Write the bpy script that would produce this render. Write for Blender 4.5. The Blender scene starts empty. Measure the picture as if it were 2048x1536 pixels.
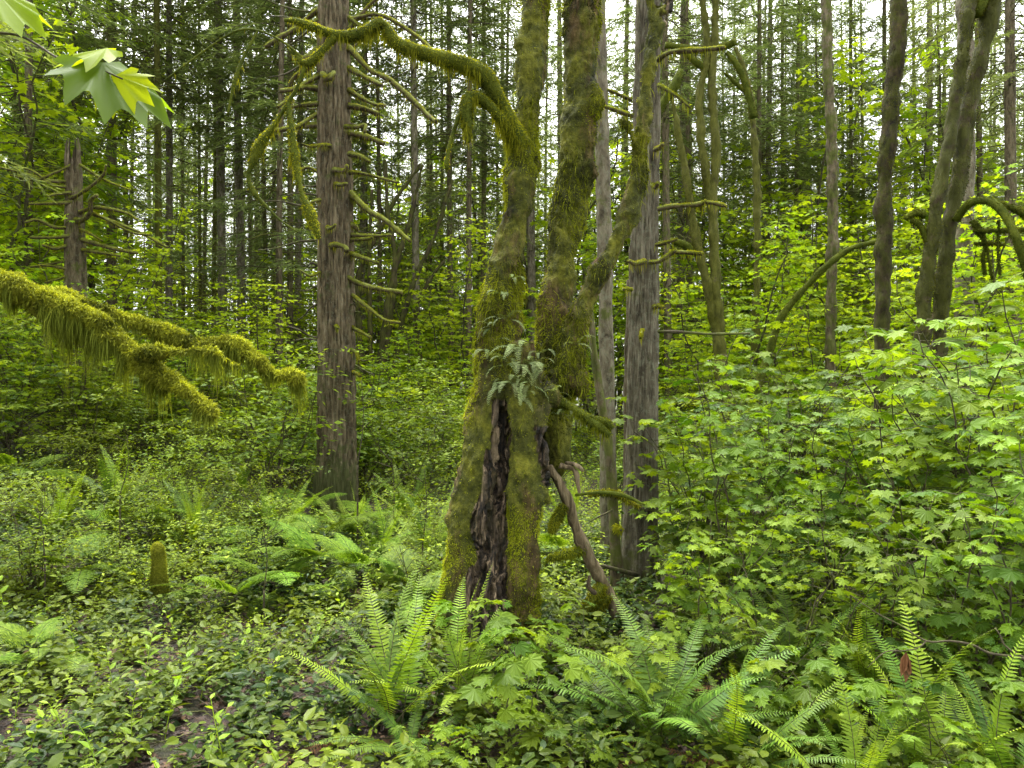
import bpy, math, random
import numpy as np
from math import radians, sin, cos, pi

S = bpy.context.scene
C = S.collection
RN = random.Random(11)
G = np.random.default_rng(5)

# ------------------------------------------------------------------ camera, sky, sun, exposure
F = 1479.1                                   # focal length in photograph pixels (2048 wide)
CH = 1.6
cam = bpy.data.objects.new('camera', bpy.data.cameras.new('camera'))
C.objects.link(cam)
cam.location = (0, 0, CH)
cam.rotation_euler = (radians(90), 0, 0)
cam.data.lens = 26.0
cam.data.sensor_width = 36.0
cam.data.clip_start = 0.05
cam.data.clip_end = 2000
S.camera = cam

SUN_EL, SUN_ROT = radians(60), radians(-18)
w = bpy.data.worlds.new('World')
S.world = w
w.use_nodes = True
nt = w.node_tree
bg = nt.nodes['Background']
sky = nt.nodes.new('ShaderNodeTexSky')
sky.sky_type = 'NISHITA'
sky.sun_disc = False
sky.sun_elevation = SUN_EL
sky.sun_rotation = SUN_ROT
sky.air_density = 1.0
sky.dust_density = 4.0
hs = nt.nodes.new('ShaderNodeHueSaturation')      # overcast: a nearly colourless sky
hs.inputs['Saturation'].default_value = 0.10
hs.inputs['Value'].default_value = 1.0
nt.links.new(sky.outputs[0], hs.inputs['Color'])
nt.links.new(hs.outputs[0], bg.inputs['Color'])
bg.inputs['Strength'].default_value = 0.15

sun = bpy.data.objects.new('sun', bpy.data.lights.new('sun', 'SUN'))
C.objects.link(sun)
sun.data.energy = 1.5
sun.data.angle = radians(50)
sun.data.color = (1.0, 0.97, 0.92)
sun.rotation_euler = (radians(90) - SUN_EL, 0, radians(180) - SUN_ROT)

S.view_settings.view_transform = 'Standard'
S.view_settings.look = 'None'
S.view_settings.gamma = 1.0
S.view_settings.exposure = 2.95
S.cycles.max_bounces = 7
S.cycles.diffuse_bounces = 4
S.cycles.glossy_bounces = 2
S.cycles.transmission_bounces = 4
S.cycles.use_denoising = True
S.cycles.denoiser = 'OPENIMAGEDENOISE'
S.cycles.denoising_input_passes = 'RGB_ALBEDO_NORMAL'
S.cycles.denoising_prefilter = 'NONE'
S.cycles.sample_clamp_indirect = 8

# ------------------------------------------------------------------ noise
_pr = np.random.default_rng(3)
_perm = _pr.permutation(256)
_perm = np.concatenate([_perm, _perm, _perm])
_gr = _pr.normal(size=(256, 3))
_gr /= np.linalg.norm(_gr, axis=1)[:, None]


def pn(x, y, z):
    x, y, z = np.broadcast_arrays(np.asarray(x, float), np.asarray(y, float), np.asarray(z, float))
    xi, yi, zi = np.floor(x).astype(int), np.floor(y).astype(int), np.floor(z).astype(int)
    fx, fy, fz = x - xi, y - yi, z - zi
    u, v, t = [f * f * f * (f * (f * 6 - 15) + 10) for f in (fx, fy, fz)]
    out = 0
    for dx in (0, 1):
        for dy in (0, 1):
            for dz in (0, 1):
                h = _perm[_perm[_perm[(xi + dx) & 255] + ((yi + dy) & 255)] + ((zi + dz) & 255)]
                g = _gr[h]
                d = g[..., 0] * (fx - dx) + g[..., 1] * (fy - dy) + g[..., 2] * (fz - dz)
                out = out + d * (u if dx else 1 - u) * (v if dy else 1 - v) * (t if dz else 1 - t)
    return out * 1.5


def fbm(x, y, z, o=4):
    r, a = 0, 1.0
    for k in range(o):
        r = r + a * pn(x * 2 ** k + 7.1 * k, y * 2 ** k, z * 2 ** k + 3.3 * k)
        a *= .5
    return r


def sst(a, b, x):
    t = np.clip((np.asarray(x, float) - a) / (b - a), 0, 1)
    return t * t * (3 - 2 * t)


def gz(x, y):
    x = np.asarray(x, float)
    y = np.asarray(y, float)
    s = np.log1p(np.exp(np.clip(-(x + 2.7) * 1.4, -30, 30))) / 1.4
    s = 16 * np.tanh(s / 16)
    hill = 0.24 * s * sst(2.0, 8.0, y) * (1 - .7 * sst(34, 70, y))
    und = .07 * pn(x * .35, y * .35, 3.3) + .03 * pn(x * 1.1, y * 1.1, 9.1)
    far = -3.5 * sst(45, 110, y)
    return hill + und * sst(0, 3, np.hypot(x, y)) + far


def P(px, py, d):                            # photograph pixel at depth d -> point
    return np.array([(px - 1024) / F * d, d, CH + (768 - py) / F * d])


def ground_at(px, d):
    x = (px - 1024) / F * d
    return np.array([x, d, float(gz(x, d))])


# ------------------------------------------------------------------ mesh building
def nrm(v):
    v = np.asarray(v, float)
    return v / (np.linalg.norm(v, axis=-1, keepdims=True) + 1e-12)


class MB:
    def __init__(self):
        self.V, self.A, self.Fs, self.n = [], [], [], 0

    def add(self, v, f, a=0.5, m=0):
        v = np.asarray(v, float).reshape(-1, 3)
        if not isinstance(f, (list, tuple)):
            f = [f]
        self.V.append(v)
        self.A.append(np.broadcast_to(np.asarray(a, float), (len(v),)))
        for q in f:
            q = np.asarray(q, int)
            self.Fs.append((q + self.n, m))
        self.n += len(v)

    def stamp(self, v, f, mats, pos, a=0.5, m=0):
        """v (k,3); f list of face arrays; mats (n,3,3) columns are the local axes; pos (n,3)."""
        v = np.asarray(v, float)
        n, k = len(pos), len(v)
        if n == 0:
            return
        W = np.einsum('nij,kj->nki', mats, v) + pos[:, None, :]
        a = np.broadcast_to(np.asarray(a, float), (n,))
        self.V.append(W.reshape(-1, 3))
        self.A.append(np.repeat(a, k))
        off = (np.arange(n) * k)[:, None, None]
        for q in f:
            q = np.asarray(q, int)
            self.Fs.append(((q[None] + off).reshape(-1, q.shape[1]) + self.n, m))
        self.n += n * k

    def mesh(self, name, mats, smooth=True, org=(0, 0, 0)):
        V = np.concatenate(self.V) - np.asarray(org, float)
        A = np.concatenate(self.A)
        me = bpy.data.meshes.new(name)
        me.vertices.add(len(V))
        me.vertices.foreach_set('co', V.astype(np.float32).ravel())
        nl = sum(q.size for q, _ in self.Fs)
        npoly = sum(len(q) for q, _ in self.Fs)
        me.loops.add(nl)
        me.loops.foreach_set('vertex_index', np.concatenate([q.ravel() for q, _ in self.Fs]).astype(np.int32))
        cnt = np.concatenate([np.full(len(q), q.shape[1]) for q, _ in self.Fs])
        me.polygons.add(npoly)
        me.polygons.foreach_set('loop_start', np.concatenate([[0], np.cumsum(cnt)[:-1]]).astype(np.int32))
        if not isinstance(mats, (list, tuple)):
            mats = [mats]
        for x in mats:
            me.materials.append(x)
        if len(mats) > 1:
            me.polygons.foreach_set('material_index', np.concatenate([np.full(len(q), m) for q, m in self.Fs]).astype(np.int32))
        at = me.attributes.new('v', 'FLOAT', 'POINT')
        at.data.foreach_set('value', A.astype(np.float32))
        me.update(calc_edges=True)
        if smooth:
            me.shade_smooth()
        else:
            me.shade_flat()
        return me

    def build(self, name, mats, parent=None, smooth=True):
        org = np.array(parent_org(parent)) if parent else np.zeros(3)
        return link(name, self.mesh(name, mats, smooth, org), parent)


def parent_org(p):
    o = np.zeros(3)
    while p:
        o += np.array(p.location)
        p = p.parent
    return o


def link(name, me, parent=None):
    o = bpy.data.objects.new(name, me)
    C.objects.link(o)
    if parent:
        o.parent = parent
    return o


def empty(name, loc):
    o = bpy.data.objects.new(name, None)
    o.empty_display_size = .1
    o.location = [float(q) for q in loc]
    C.objects.link(o)
    return o


def tag(o, label, cat, group=None, kind=None):
    if label:
        o['label'] = label
    if cat:
        o['category'] = cat
    if group:
        o['group'] = group
    if kind:
        o['kind'] = kind
    return o


def copy_tree(o, parent=None):
    c = o.copy()
    C.objects.link(c)
    if parent:
        c.parent = parent
    for ch in [q for q in o.children]:
        copy_tree(ch, c)
    return c


ORD = ['first', 'second', 'third', 'fourth', 'fifth', 'sixth', 'seventh', 'eighth', 'ninth', 'tenth', 'eleventh', 'twelfth',
       'thirteenth', 'fourteenth', 'fifteenth', 'sixteenth', 'seventeenth', 'eighteenth', 'nineteenth', 'twentieth']
ORD += ['twenty-' + q for q in ORD[:9]] + ['thirtieth'] + ['thirty-' + q for q in ORD[:9]] + ['fortieth'] + ['forty-' + q for q in ORD[:9]]
AUTO = []


def auto(o, look, px, cat, group):
    tag(o, look, cat, group)
    AUTO.append((o, look, px))


def region(px):
    for lim, t in ((125, 'left of the broken snag'), (650, 'left of the big fir'), (930, 'between big fir and split maple'),
                   (1180, 'near the split maple'), (1330, 'near the grey fir'), (1560, 'right of the grey fir'), (1760, 'left of the straight mossy trunk'),
                   (1890, 'left of the double trunk')):
        if px < lim:
            return t
    return 'right of the double trunk'


def finish_labels():
    d = {}
    for o, look, px in AUTO:
        d.setdefault((look, region(px)), []).append((px, o))
    for (look, reg), L in d.items():
        L.sort(key=lambda q: q[0])
        for i, (px, o) in enumerate(L):
            o['label'] = f'{look}, {reg}' if len(L) == 1 else f'{look}, {ORD[i]} from left {reg}'


# splines, tubes
def spl(pts, step=.05):
    """Catmull-Rom through rows (x,y,z,r)."""
    p = np.asarray(pts, float)
    if len(p) == 2:
        n = max(2, int(np.linalg.norm(p[1, :3] - p[0, :3]) / step))
        t = np.linspace(0, 1, n + 1)[:, None]
        return p[0] * (1 - t) + p[1] * t
    q = np.vstack([2 * p[0] - p[1], p, 2 * p[-1] - p[-2]])
    out = []
    for i in range(len(p) - 1):
        a, b, c, d = q[i:i + 4]
        n = max(1, int(np.linalg.norm(c[:3] - b[:3]) / step))
        t = (np.arange(n) / n)[:, None]
        out.append(.5 * (2 * b + (c - a) * t + (2 * a - 5 * b + 4 * c - d) * t ** 2 + (3 * b - a - 3 * c + d) * t ** 3))
    out.append(p[-1:])
    r = np.vstack(out)
    r[:, 3] = np.maximum(r[:, 3], .0008)
    return r


def frames(p):
    T = nrm(np.gradient(p, axis=0))
    ref = np.array([1., 0, 0]) if abs(T[0, 0]) < .8 else np.array([0, 1., 0])
    U = np.zeros_like(T)
    u = nrm(ref - T[0] * (ref @ T[0]))
    for i in range(len(T)):
        u = nrm(u - T[i] * (u @ T[i]))
        U[i] = u
    return T, U, np.cross(T, U)


def tube(s, n=8, cap=True):
    p, r = s[:, :3], s[:, 3]
    T, U, W = frames(p)
    a = np.arange(n) / n * 2 * pi
    V = p[:, None] + r[:, None, None] * (np.cos(a)[None, :, None] * U[:, None] + np.sin(a)[None, :, None] * W[:, None])
    m = len(p)
    i = np.arange(m - 1)[:, None] * n
    j = np.arange(n)[None]
    k = (j + 1) % n
    Q = np.stack([i + j, i + k, i + n + k, i + n + j], -1).reshape(-1, 4)
    V = V.reshape(-1, 3)
    if not cap:
        return V, [Q]
    V = np.vstack([V, p[:1], p[-1:]])
    jj = np.arange(n)
    kk = (jj + 1) % n
    T1 = np.stack([np.full(n, m * n), kk, jj], -1)
    T2 = np.stack([np.full(n, m * n + 1), (m - 1) * n + jj, (m - 1) * n + kk], -1)
    return V, [Q, np.vstack([T1, T2])]


def mats_from(Y, Z, s=1.0):
    """local y -> Y, local z -> near Z; columns scaled by s."""
    Y = nrm(Y)
    X = nrm(np.cross(Y, Z))
    Z = np.cross(X, Y)
    M = np.stack([X, Y, Z], -1)
    return M * np.asarray(s, float).reshape(-1, 1, 1)


def rotz(v, a):
    c, s = np.cos(a), np.sin(a)
    return np.stack([v[..., 0] * c - v[..., 1] * s, v[..., 0] * s + v[..., 1] * c, v[..., 2]], -1)


def voxel(mb, size, smooth=3):
    me = mb.mesh('tmp', [], True)
    o = bpy.data.objects.new('tmp', me)
    C.objects.link(o)
    m = o.modifiers.new('r', 'REMESH')
    m.mode = 'VOXEL'
    m.voxel_size = size
    if smooth:
        k = o.modifiers.new('s', 'SMOOTH')
        k.factor = .5
        k.iterations = smooth
    dg = bpy.context.evaluated_depsgraph_get()
    r = bpy.data.meshes.new_from_object(o.evaluated_get(dg))
    bpy.data.objects.remove(o)
    co = np.zeros(len(r.vertices) * 3, np.float32)
    r.vertices.foreach_get('co', co)
    nv = np.zeros(len(r.vertices) * 3, np.float32)
    r.vertex_normals.foreach_get('vector', nv)
    r.calc_loop_triangles()
    tr = np.zeros(len(r.loop_triangles) * 3, np.int32)
    r.loop_triangles.foreach_get('vertices', tr)
    bpy.data.meshes.remove(r)
    return co.reshape(-1, 3).astype(float), nv.reshape(-1, 3).astype(float), tr.reshape(-1, 3)


def tri_normals(co, tr):
    n = np.cross(co[tr[:, 1]] - co[tr[:, 0]], co[tr[:, 2]] - co[tr[:, 0]])
    return n, np.linalg.norm(n, axis=1) * .5


def scatter(co, tr, n, wt=None, idx=False):
    nr, ar = tri_normals(co, tr)
    p = ar.copy()
    if wt is not None:
        p *= wt[tr].mean(1)
    p /= p.sum()
    t = G.choice(len(tr), n, p=p)
    u, v = G.random(n), G.random(n)
    f = u + v > 1
    u[f], v[f] = 1 - u[f], 1 - v[f]
    q = co[tr[t, 0]] + (co[tr[t, 1]] - co[tr[t, 0]]) * u[:, None] + (co[tr[t, 2]] - co[tr[t, 0]]) * v[:, None]
    return (q, nrm(nr[t]), t) if idx else (q, nrm(nr[t]))


def blades(mb, pos, d1, d2, ln, wd, a, m=0):
    """two-segment tapering blades."""
    n = len(pos)
    if not n:
        return
    ln, wd = np.broadcast_to(ln, (n,))[:, None], np.broadcast_to(wd, (n,))[:, None]
    sd = nrm(np.cross(d1, G.normal(size=(n, 3))))
    mid = pos + d1 * ln * .5
    tip = mid + d2 * ln * .5
    V = np.stack([pos - sd * wd * .5, pos + sd * wd * .5, mid + sd * wd * .4, mid - sd * wd * .4, tip], 1)
    i = (np.arange(n) * 5)[:, None]
    mb.add(V.reshape(-1, 3), [i + np.array([[0, 1, 2, 3]]), i + np.array([[3, 2, 4]])], np.repeat(np.broadcast_to(a, (n,)), 5), m)


# ------------------------------------------------------------------ materials
class NT:
    def __init__(self, name):
        self.m = bpy.data.materials.new(name)
        self.m.use_nodes = True
        self.t = self.m.node_tree
        self.t.nodes.clear()
        self.out = self.t.nodes.new('ShaderNodeOutputMaterial')

    def n(self, typ, ins=None, **props):
        k = self.t.nodes.new('ShaderNode' + typ)
        for a, b in props.items():
            setattr(k, a, b)
        for a, b in (ins or {}).items():
            if isinstance(b, bpy.types.NodeSocket):
                self.t.links.new(b, k.inputs[a])
            else:
                k.inputs[a].default_value = b
        return k

    def mix(self, f, a, b, mode='MIX'):
        k = self.n('Mix', data_type='RGBA', blend_type=mode)
        for sock, val in ((k.inputs[0], f), (k.inputs[6], a), (k.inputs[7], b)):
            if isinstance(val, bpy.types.NodeSocket):
                self.t.links.new(val, sock)
            elif isinstance(val, (int, float)):
                sock.default_value = val
            else:
                sock.default_value = tuple(val) + (1,) if len(val) == 3 else val
        return k.outputs[2]

    def math(self, op, a, b=0.0, clamp=False):
        k = self.n('Math', operation=op, use_clamp=clamp)
        for s_, val in ((k.inputs[0], a), (k.inputs[1], b)):
            if isinstance(val, bpy.types.NodeSocket):
                self.t.links.new(val, s_)
            else:
                s_.default_value = val
        return k.outputs[0]

    def ramp(self, f, stops):
        k = self.n('ValToRGB')
        e = k.color_ramp.elements
        while len(e) > 1:
            e.remove(e[-1])
        e[0].position = stops[0][0]
        e[0].color = tuple(stops[0][1]) + (1,)
        for p_, c in stops[1:]:
            q = e.new(p_)
            q.color = tuple(c) + (1,)
        self.t.links.new(f, k.inputs[0])
        return k.outputs[0]

    def coords(self, scale=(1, 1, 1), src='Object'):
        tc = self.n('TexCoord')
        mp = self.n('Mapping', {'Vector': tc.outputs[src], 'Scale': scale})
        return mp.outputs[0]

    def noise(self, vec, scale, detail=4, rough=.55, dist=0.0):
        return self.n('TexNoise', {'Vector': vec, 'Scale': scale, 'Detail': detail, 'Roughness': rough, 'Distortion': dist}).outputs[0]

    def done(self, sh):
        self.t.links.new(sh, self.out.inputs[0])
        return self.m


def leafmat(name, lo, hi, rough=.45, trans=.35, spec=.35, vary=.35, tint=(1.4, 1.3, .40)):
    t = NT(name)
    a = t.n('Attribute', attribute_name='v').outputs['Fac']
    col = t.mix(a, lo, hi)
    oi = t.n('ObjectInfo').outputs['Random']
    val = t.math('ADD', t.math('MULTIPLY', oi, vary), 1 - vary / 2)
    h = t.n('HueSaturation', {'Color': col, 'Value': val, 'Hue': t.math('ADD', t.math('MULTIPLY', t.math('FRACT', t.math('MULTIPLY', oi, 7.3)), .024), .488)})
    c = h.outputs[0]
    p = t.n('BsdfPrincipled', {'Base Color': c, 'Roughness': rough, 'Specular IOR Level': spec})
    tr = t.n('BsdfTranslucent', {'Color': t.mix(1.0, c, tint, 'MULTIPLY')})
    mx = t.n('MixShader', {0: trans, 1: p.outputs[0], 2: tr.outputs[0]})
    return t.done(mx.outputs[0])


def mossmat(name, dark, mid, lite, scale=9.0):
    t = NT(name)
    v = t.coords()
    a = t.n('Attribute', attribute_name='v').outputs['Fac']
    n1 = t.noise(v, scale, 5, .6)
    f = t.math('ADD', t.math('MULTIPLY', n1, .75), t.math('MULTIPLY', a, .45))
    c = t.ramp(f, [(.30, dark), (.55, mid), (.85, lite)])
    n2 = t.noise(v, 90, 3, .7)
    b = t.n('Bump', {'Height': n2, 'Strength': .8, 'Distance': .02})
    p = t.n('BsdfPrincipled', {'Base Color': c, 'Roughness': .9, 'Specular IOR Level': .1, 'Normal': b.outputs[0]})
    return t.done(p.outputs[0])


def barkmat(name, dark, mid, lite, vert=.22, scale=16.0, moss=.0, lichen=.25, bump=.5, mosscol=(.09, .11, .015), low=0.0, furrow=0.0, topside=False):
    t = NT(name)
    v = t.coords((1, 1, vert))
    n1 = t.noise(v, scale, 6, .62, .4)
    n2 = t.noise(v, scale * .28, 3, .5)
    f = t.math('ADD', t.math('MULTIPLY', n1, .75), t.math('MULTIPLY', n2, .25))
    c = t.ramp(f, [(.36, dark), (.5, mid), (.66, lite)])
    if furrow:
        va = t.n('Attribute', attribute_name='v').outputs['Fac']
        c = t.mix(t.math('MULTIPLY', t.math('SUBTRACT', 1.0, va), furrow, True), c, [q * .55 for q in dark])
    u = t.coords()
    n3 = t.noise(u, 7, 5, .7)
    c = t.mix(t.math('MULTIPLY', t.math('GREATER_THAN', t.noise(u, 26, 4, .7), .56), lichen), c, (.17, .185, .125))
    if moss > 0 or low > 0:
        oi = t.n('ObjectInfo').outputs['Random']
        fm = t.math('ADD', n3, t.math('MULTIPLY', oi, .14))
        if low > 0:                              # moss climbing from the foot
            z = t.n('SeparateXYZ', {0: t.n('TexCoord').outputs['Object']}).outputs[2]
            fm = t.math('ADD', fm, t.math('MAXIMUM', t.math('MULTIPLY', t.math('SUBTRACT', low, z), .5), 0.0))
        mm = t.n('MapRange', {'Value': fm, 'From Min': .68 - moss * .42, 'From Max': .80 - moss * .42}).outputs[0]
        if topside:  # moss on upper faces; top light and underside shade put into the colour
            nz = t.n('SeparateXYZ', {0: t.n('NewGeometry').outputs['Normal']}).outputs[2]
            mm = t.math('MULTIPLY', mm, t.n('MapRange', {'Value': nz, 'From Min': -.35, 'From Max': .35}).outputs[0])
        c = t.mix(t.math('MULTIPLY', mm, .85), c, t.ramp(n1, [(.3, [q * .45 for q in mosscol]), (.7, mosscol)]))
    b = t.n('Bump', {'Height': f, 'Strength': bump, 'Distance': .04})
    p = t.n('BsdfPrincipled', {'Base Color': c, 'Roughness': .85, 'Specular IOR Level': .2, 'Normal': b.outputs[0]})
    return t.done(p.outputs[0])


def flatmat(name, lo, hi, scale=20, rough=.7, spec=.2):
    t = NT(name)
    a = t.n('Attribute', attribute_name='v').outputs['Fac']
    c = t.mix(t.math('MULTIPLY', t.math('ADD', a, t.noise(t.coords(), scale, 4)), .7, True), lo, hi)
    p = t.n('BsdfPrincipled', {'Base Color': c, 'Roughness': rough, 'Specular IOR Level': spec})
    return t.done(p.outputs[0])


M = {}
M['maple'] = leafmat('maple_leaf', (.045, .098, .006), (.185, .280, .014), .55, .42, .2, .5)
M['maple_far'] = leafmat('maple_leaf_far', (.110, .200, .008), (.330, .460, .022), .6, .55, .12)
M['shoot'] = leafmat('shoot_leaf', (.110, .200, .010), (.235, .340, .020), .5, .4, .2)
M['salal'] = leafmat('salal_leaf', (.022, .054, .009), (.165, .225, .016), .45, .28, .15, .5)
M['brush'] = leafmat('brush_leaf', (.055, .105, .008), (.255, .345, .018), .55, .38, .2, .55)
M['fern'] = leafmat('fern_leaf', (.026, .070, .009), (.125, .215, .018), .5, .3, .22, .5)
M['licorice'] = leafmat('licorice_leaf', (.11, .165, .055), (.32, .39, .17), .6, .35, .12, .5)
M['needle'] = leafmat('needle', (.060, .088, .034), (.200, .245, .085), .6, .55, .12, tint=(1.2, 1.2, .65))
M['hanging'] = leafmat('hanging_moss', (.06, .078, .008), (.20, .24, .03), .9, .45, .05)
M['moss'] = mossmat('moss', (.014, .019, .003), (.055, .072, .008), (.14, .160, .018))
M['mossy'] = mossmat('moss_bright', (.022, .026, .004), (.110, .118, .010), (.25, .25, .024), 7)
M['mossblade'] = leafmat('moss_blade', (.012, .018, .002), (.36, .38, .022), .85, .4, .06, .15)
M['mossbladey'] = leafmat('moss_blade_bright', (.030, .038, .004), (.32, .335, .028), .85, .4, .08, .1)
M['stem'] = barkmat('thin_stem', (.02, .017, .010), (.05, .042, .022), (.10, .09, .05), 1, 30, .25, 0, .3)
M['deadwood'] = flatmat('dead_leaf', (.05, .022, .010), (.24, .11, .05), 14, .6)
M['litter'] = flatmat('litter_leaf', (.010, .006, .004), (.15, .085, .042), 60, .6, .25)
M['fir'] = barkmat('fir_bark', (.024, .018, .009), (.110, .085, .046), (.195, .160, .098), .2, 20, .0, .22, .9, (.075, .09, .025), .9, .9)
M['greyfir'] = barkmat('grey_furrowed_bark', (.040, .034, .021), (.115, .100, .066), (.205, .185, .130), .3, 20, .10, .35, .8, (.08, .09, .02), .5, .8)
M['grey'] = barkmat('grey_bark', (.040, .033, .020), (.120, .102, .066), (.22, .195, .135), .4, 18, .12, .35, .7)
M['brown'] = barkmat('brown_bark', (.026, .020, .010), (.088, .069, .038), (.17, .14, .086), .3, 18, .25, .2, .7)
M['green'] = barkmat('mossy_bark', (.014, .011, .005), (.055, .042, .018), (.105, .082, .038), .5, 14, .62, .1, .7, (.10, .108, .012))
M['maplebark_shaded'] = barkmat('maple_bark_shaded', (.008, .006, .003), (.034, .026, .011), (.075, .058, .026), .4, 14, .58, .05, .8, (.055, .062, .007))  # mossy maple bark, its backlit shade put into the colour
M['mossshaded'] = leafmat('moss_blade_shaded', (.010, .014, .002), (.125, .135, .010), .9, .35, .05, .15)  # darker copy of the moss blade, backlit shade painted in
M['twig'] = barkmat('mossy_twig', (.018, .013, .007), (.060, .044, .024), (.12, .095, .06), 1, 20, .8, .05, .4, (.17, .20, .02), topside=True)
M['rotten'] = barkmat('rotten_wood', (.010, .008, .006), (.050, .032, .020), (.22, .15, .09), .10, 24, .0, .0, 1.0)


def maple_trunk_mat():
    t = NT('split_maple_bark')
    a = t.n('Attribute', attribute_name='v').outputs['Fac']         # 1 = bare rotten wood
    v = t.coords((1, 1, .10))
    n1 = t.noise(v, 26, 6, .65, .5)
    wood = t.ramp(n1, [(.40, (.006, .005, .003)), (.49, (.040, .028, .017)), (.55, (.11, .080, .048)), (.63, (.30, .22, .14))])
    u = t.coords()
    m1 = t.noise(u, 5.0, 5, .62)
    m2 = t.noise(u, 42, 4, .7)
    moss = t.ramp(t.math('ADD', t.math('MULTIPLY', m1, .7), t.math('MULTIPLY', m2, .3)), [(.36, (.010, .012, .002)), (.5, (.058, .064, .006)), (.66, (.17, .17, .014))])
    w2 = t.coords((1, 1, .35))
    bare = t.n('MapRange', {'Value': t.noise(w2, 3.6, 6, .7), 'From Min': .50, 'From Max': .60}).outputs[0]
    barkc = t.ramp(t.noise(t.coords((1, 1, .3)), 18, 5, .65), [(.35, (.014, .009, .004)), (.52, (.085, .053, .020)), (.66, (.22, .15, .06))])
    moss = t.mix(t.math('MULTIPLY', bare, .8), moss, barkc)
    c = t.mix(a, moss, wood)
    b = t.n('Bump', {'Height': t.math('ADD', n1, m2), 'Strength': .9, 'Distance': .02})
    p = t.n('BsdfPrincipled', {'Base Color': c, 'Roughness': t.math('SUBTRACT', .92, t.math('MULTIPLY', a, .45)), 'Specular IOR Level': .3, 'Normal': b.outputs[0]})
    return t.done(p.outputs[0])


M['split'] = maple_trunk_mat()


def ground_mat():
    t = NT('forest_soil')
    v = t.coords()
    n1 = t.noise(v, 1.3, 6, .65)
    n2 = t.noise(v, 22, 5, .7)
    c = t.ramp(n2, [(.35, (.010, .006, .004)), (.5, (.030, .017, .009)), (.68, (.070, .042, .022))])
    c = t.mix(t.n('MapRange', {'Value': n1, 'From Min': .5, 'From Max': .62}).outputs[0], c, t.ramp(n2, [(.35, (.02, .03, .006)), (.65, (.07, .10, .02))]))
    b = t.n('Bump', {'Height': n2, 'Strength': 1.0, 'Distance': .06})
    p = t.n('BsdfPrincipled', {'Base Color': c, 'Roughness': .8, 'Normal': b.outputs[0]})
    return t.done(p.outputs[0])


M['soil'] = ground_mat()

# ------------------------------------------------------------------ leaf shapes (local y along the leaf, z its face)
def palmate(lobes, notch=.56, shoulder=True, droop=.18, sh=.74):
    """lobes: list of (angle degrees, length). Fan from the leaf base."""
    pts = []
    L = [(-a, r) for a, r in lobes[::-1] if a > 0] + lobes
    L.sort(key=lambda q: q[0])
    for i, (a, r) in enumerate(L):
        ar = radians(a)
        if shoulder:
            pts.append((a - 9, r * sh))
        pts.append((a, r))
        if shoulder:
            pts.append((a + 9, r * sh))
        if i < len(L) - 1:
            a2, r2 = L[i + 1]
            pts.append(((a + a2) / 2, notch * (r + r2) / 2))
    A = np.radians([p[0] for p in pts])
    Rr = np.array([p[1] for p in pts])
    x, y = Rr * np.sin(A), Rr * np.cos(A)
    V = np.vstack([[0, 0, 0], np.stack([x, y, -droop * (x * x + y * y) + .05 * np.cos(A * 9)], -1)])
    V[:, 1] += .0
    n = len(pts)
    i = np.arange(1, n)
    Fc = np.stack([np.zeros(n - 1, int), i + 1, i], -1)
    return V, [Fc]


MAPLE = palmate([(0, 1.0), (33, .95), (66, .86), (98, .70), (132, .46)], .70, True, .26)
MAPLE_B = palmate([(0, 1.0), (38, .93), (78, .76), (118, .5)], .64, True, .30)
MAPLE_LO = palmate([(0, 1.0), (40, .92), (84, .7)], .58, False)
OVAL = (np.array([[0, 0, 0], [-.24, .28, .03], [0, .33, -.03], [.24, .28, .03], [-.22, .62, .02], [0, .66, -.05], [.22, .62, .02], [0, 1, -.12]], float),
        [np.array([[0, 2, 1], [0, 3, 2], [4, 5, 7], [5, 6, 7]]), np.array([[1, 2, 5, 4], [2, 3, 6, 5]])])
OVAL_LO = (np.array([[0, 0, 0], [-.25, .42, .04], [.25, .42, .04], [0, 1, -.08]], float), [np.array([[0, 2, 1], [1, 2, 3]])])
TUFT = (np.array([[-.09, 0, 0], [.09, 0, 0], [0, 1, -.06]], float), [np.array([[0, 1, 2]])])


def stamp_leaves(mb, shape, pos, y, z, size, a):
    mb.stamp(shape[0], shape[1], mats_from(y, z, size), pos, a)

# ------------------------------------------------------------------ ground
def build_ground():
    u = np.linspace(-1, 1, 261)
    x = np.sinh(u * 5.2) / np.sinh(5.2) * 230
    v = np.linspace(0, 1, 300)
    y = -40 + 230 * (np.sinh(v * 6.0) / np.sinh(6.0)) + 22 * v
    X, Y = np.meshgrid(x, y)
    Z = gz(X, Y) + .018 * fbm(X * 3.1, Y * 3.1, 1.7, 3) * (np.hypot(X, Y) < 30)
    V = np.stack([X, Y, Z], -1).reshape(-1, 3)
    n, m = len(y), len(x)
    i = np.arange(n - 1)[:, None] * m + np.arange(m - 1)[None]
    Q = np.stack([i, i + 1, i + m + 1, i + m], -1).reshape(-1, 4)
    mb = MB()
    mb.add(V, Q)
    o = mb.build('ground', M['soil'])
    o['kind'] = 'structure'


build_ground()


# ------------------------------------------------------------------ the split mossy maple in the middle
def pxtube(rows, n=14, step=.03):
    """rows (px, py, radius in px, depth)."""
    s = np.array([np.r_[P(a, b, d), c / F * d] for a, b, c, d in rows])
    return spl(s, step)


def nearest_mask(co, tubes):
    """index of the tube whose surface is nearest to each vertex."""
    best = np.full(len(co), 1e9)
    idx = np.zeros(len(co), int)
    for k, s in enumerate(tubes):
        s = s[::2] if len(s) > 4 else s
        for j in range(0, len(s)):
            d = np.sqrt(((co - s[j, :3]) ** 2).sum(1)) - s[j, 3]
            b = d < best
            best[b] = d[b]
            idx[b] = k
    return idx


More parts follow.
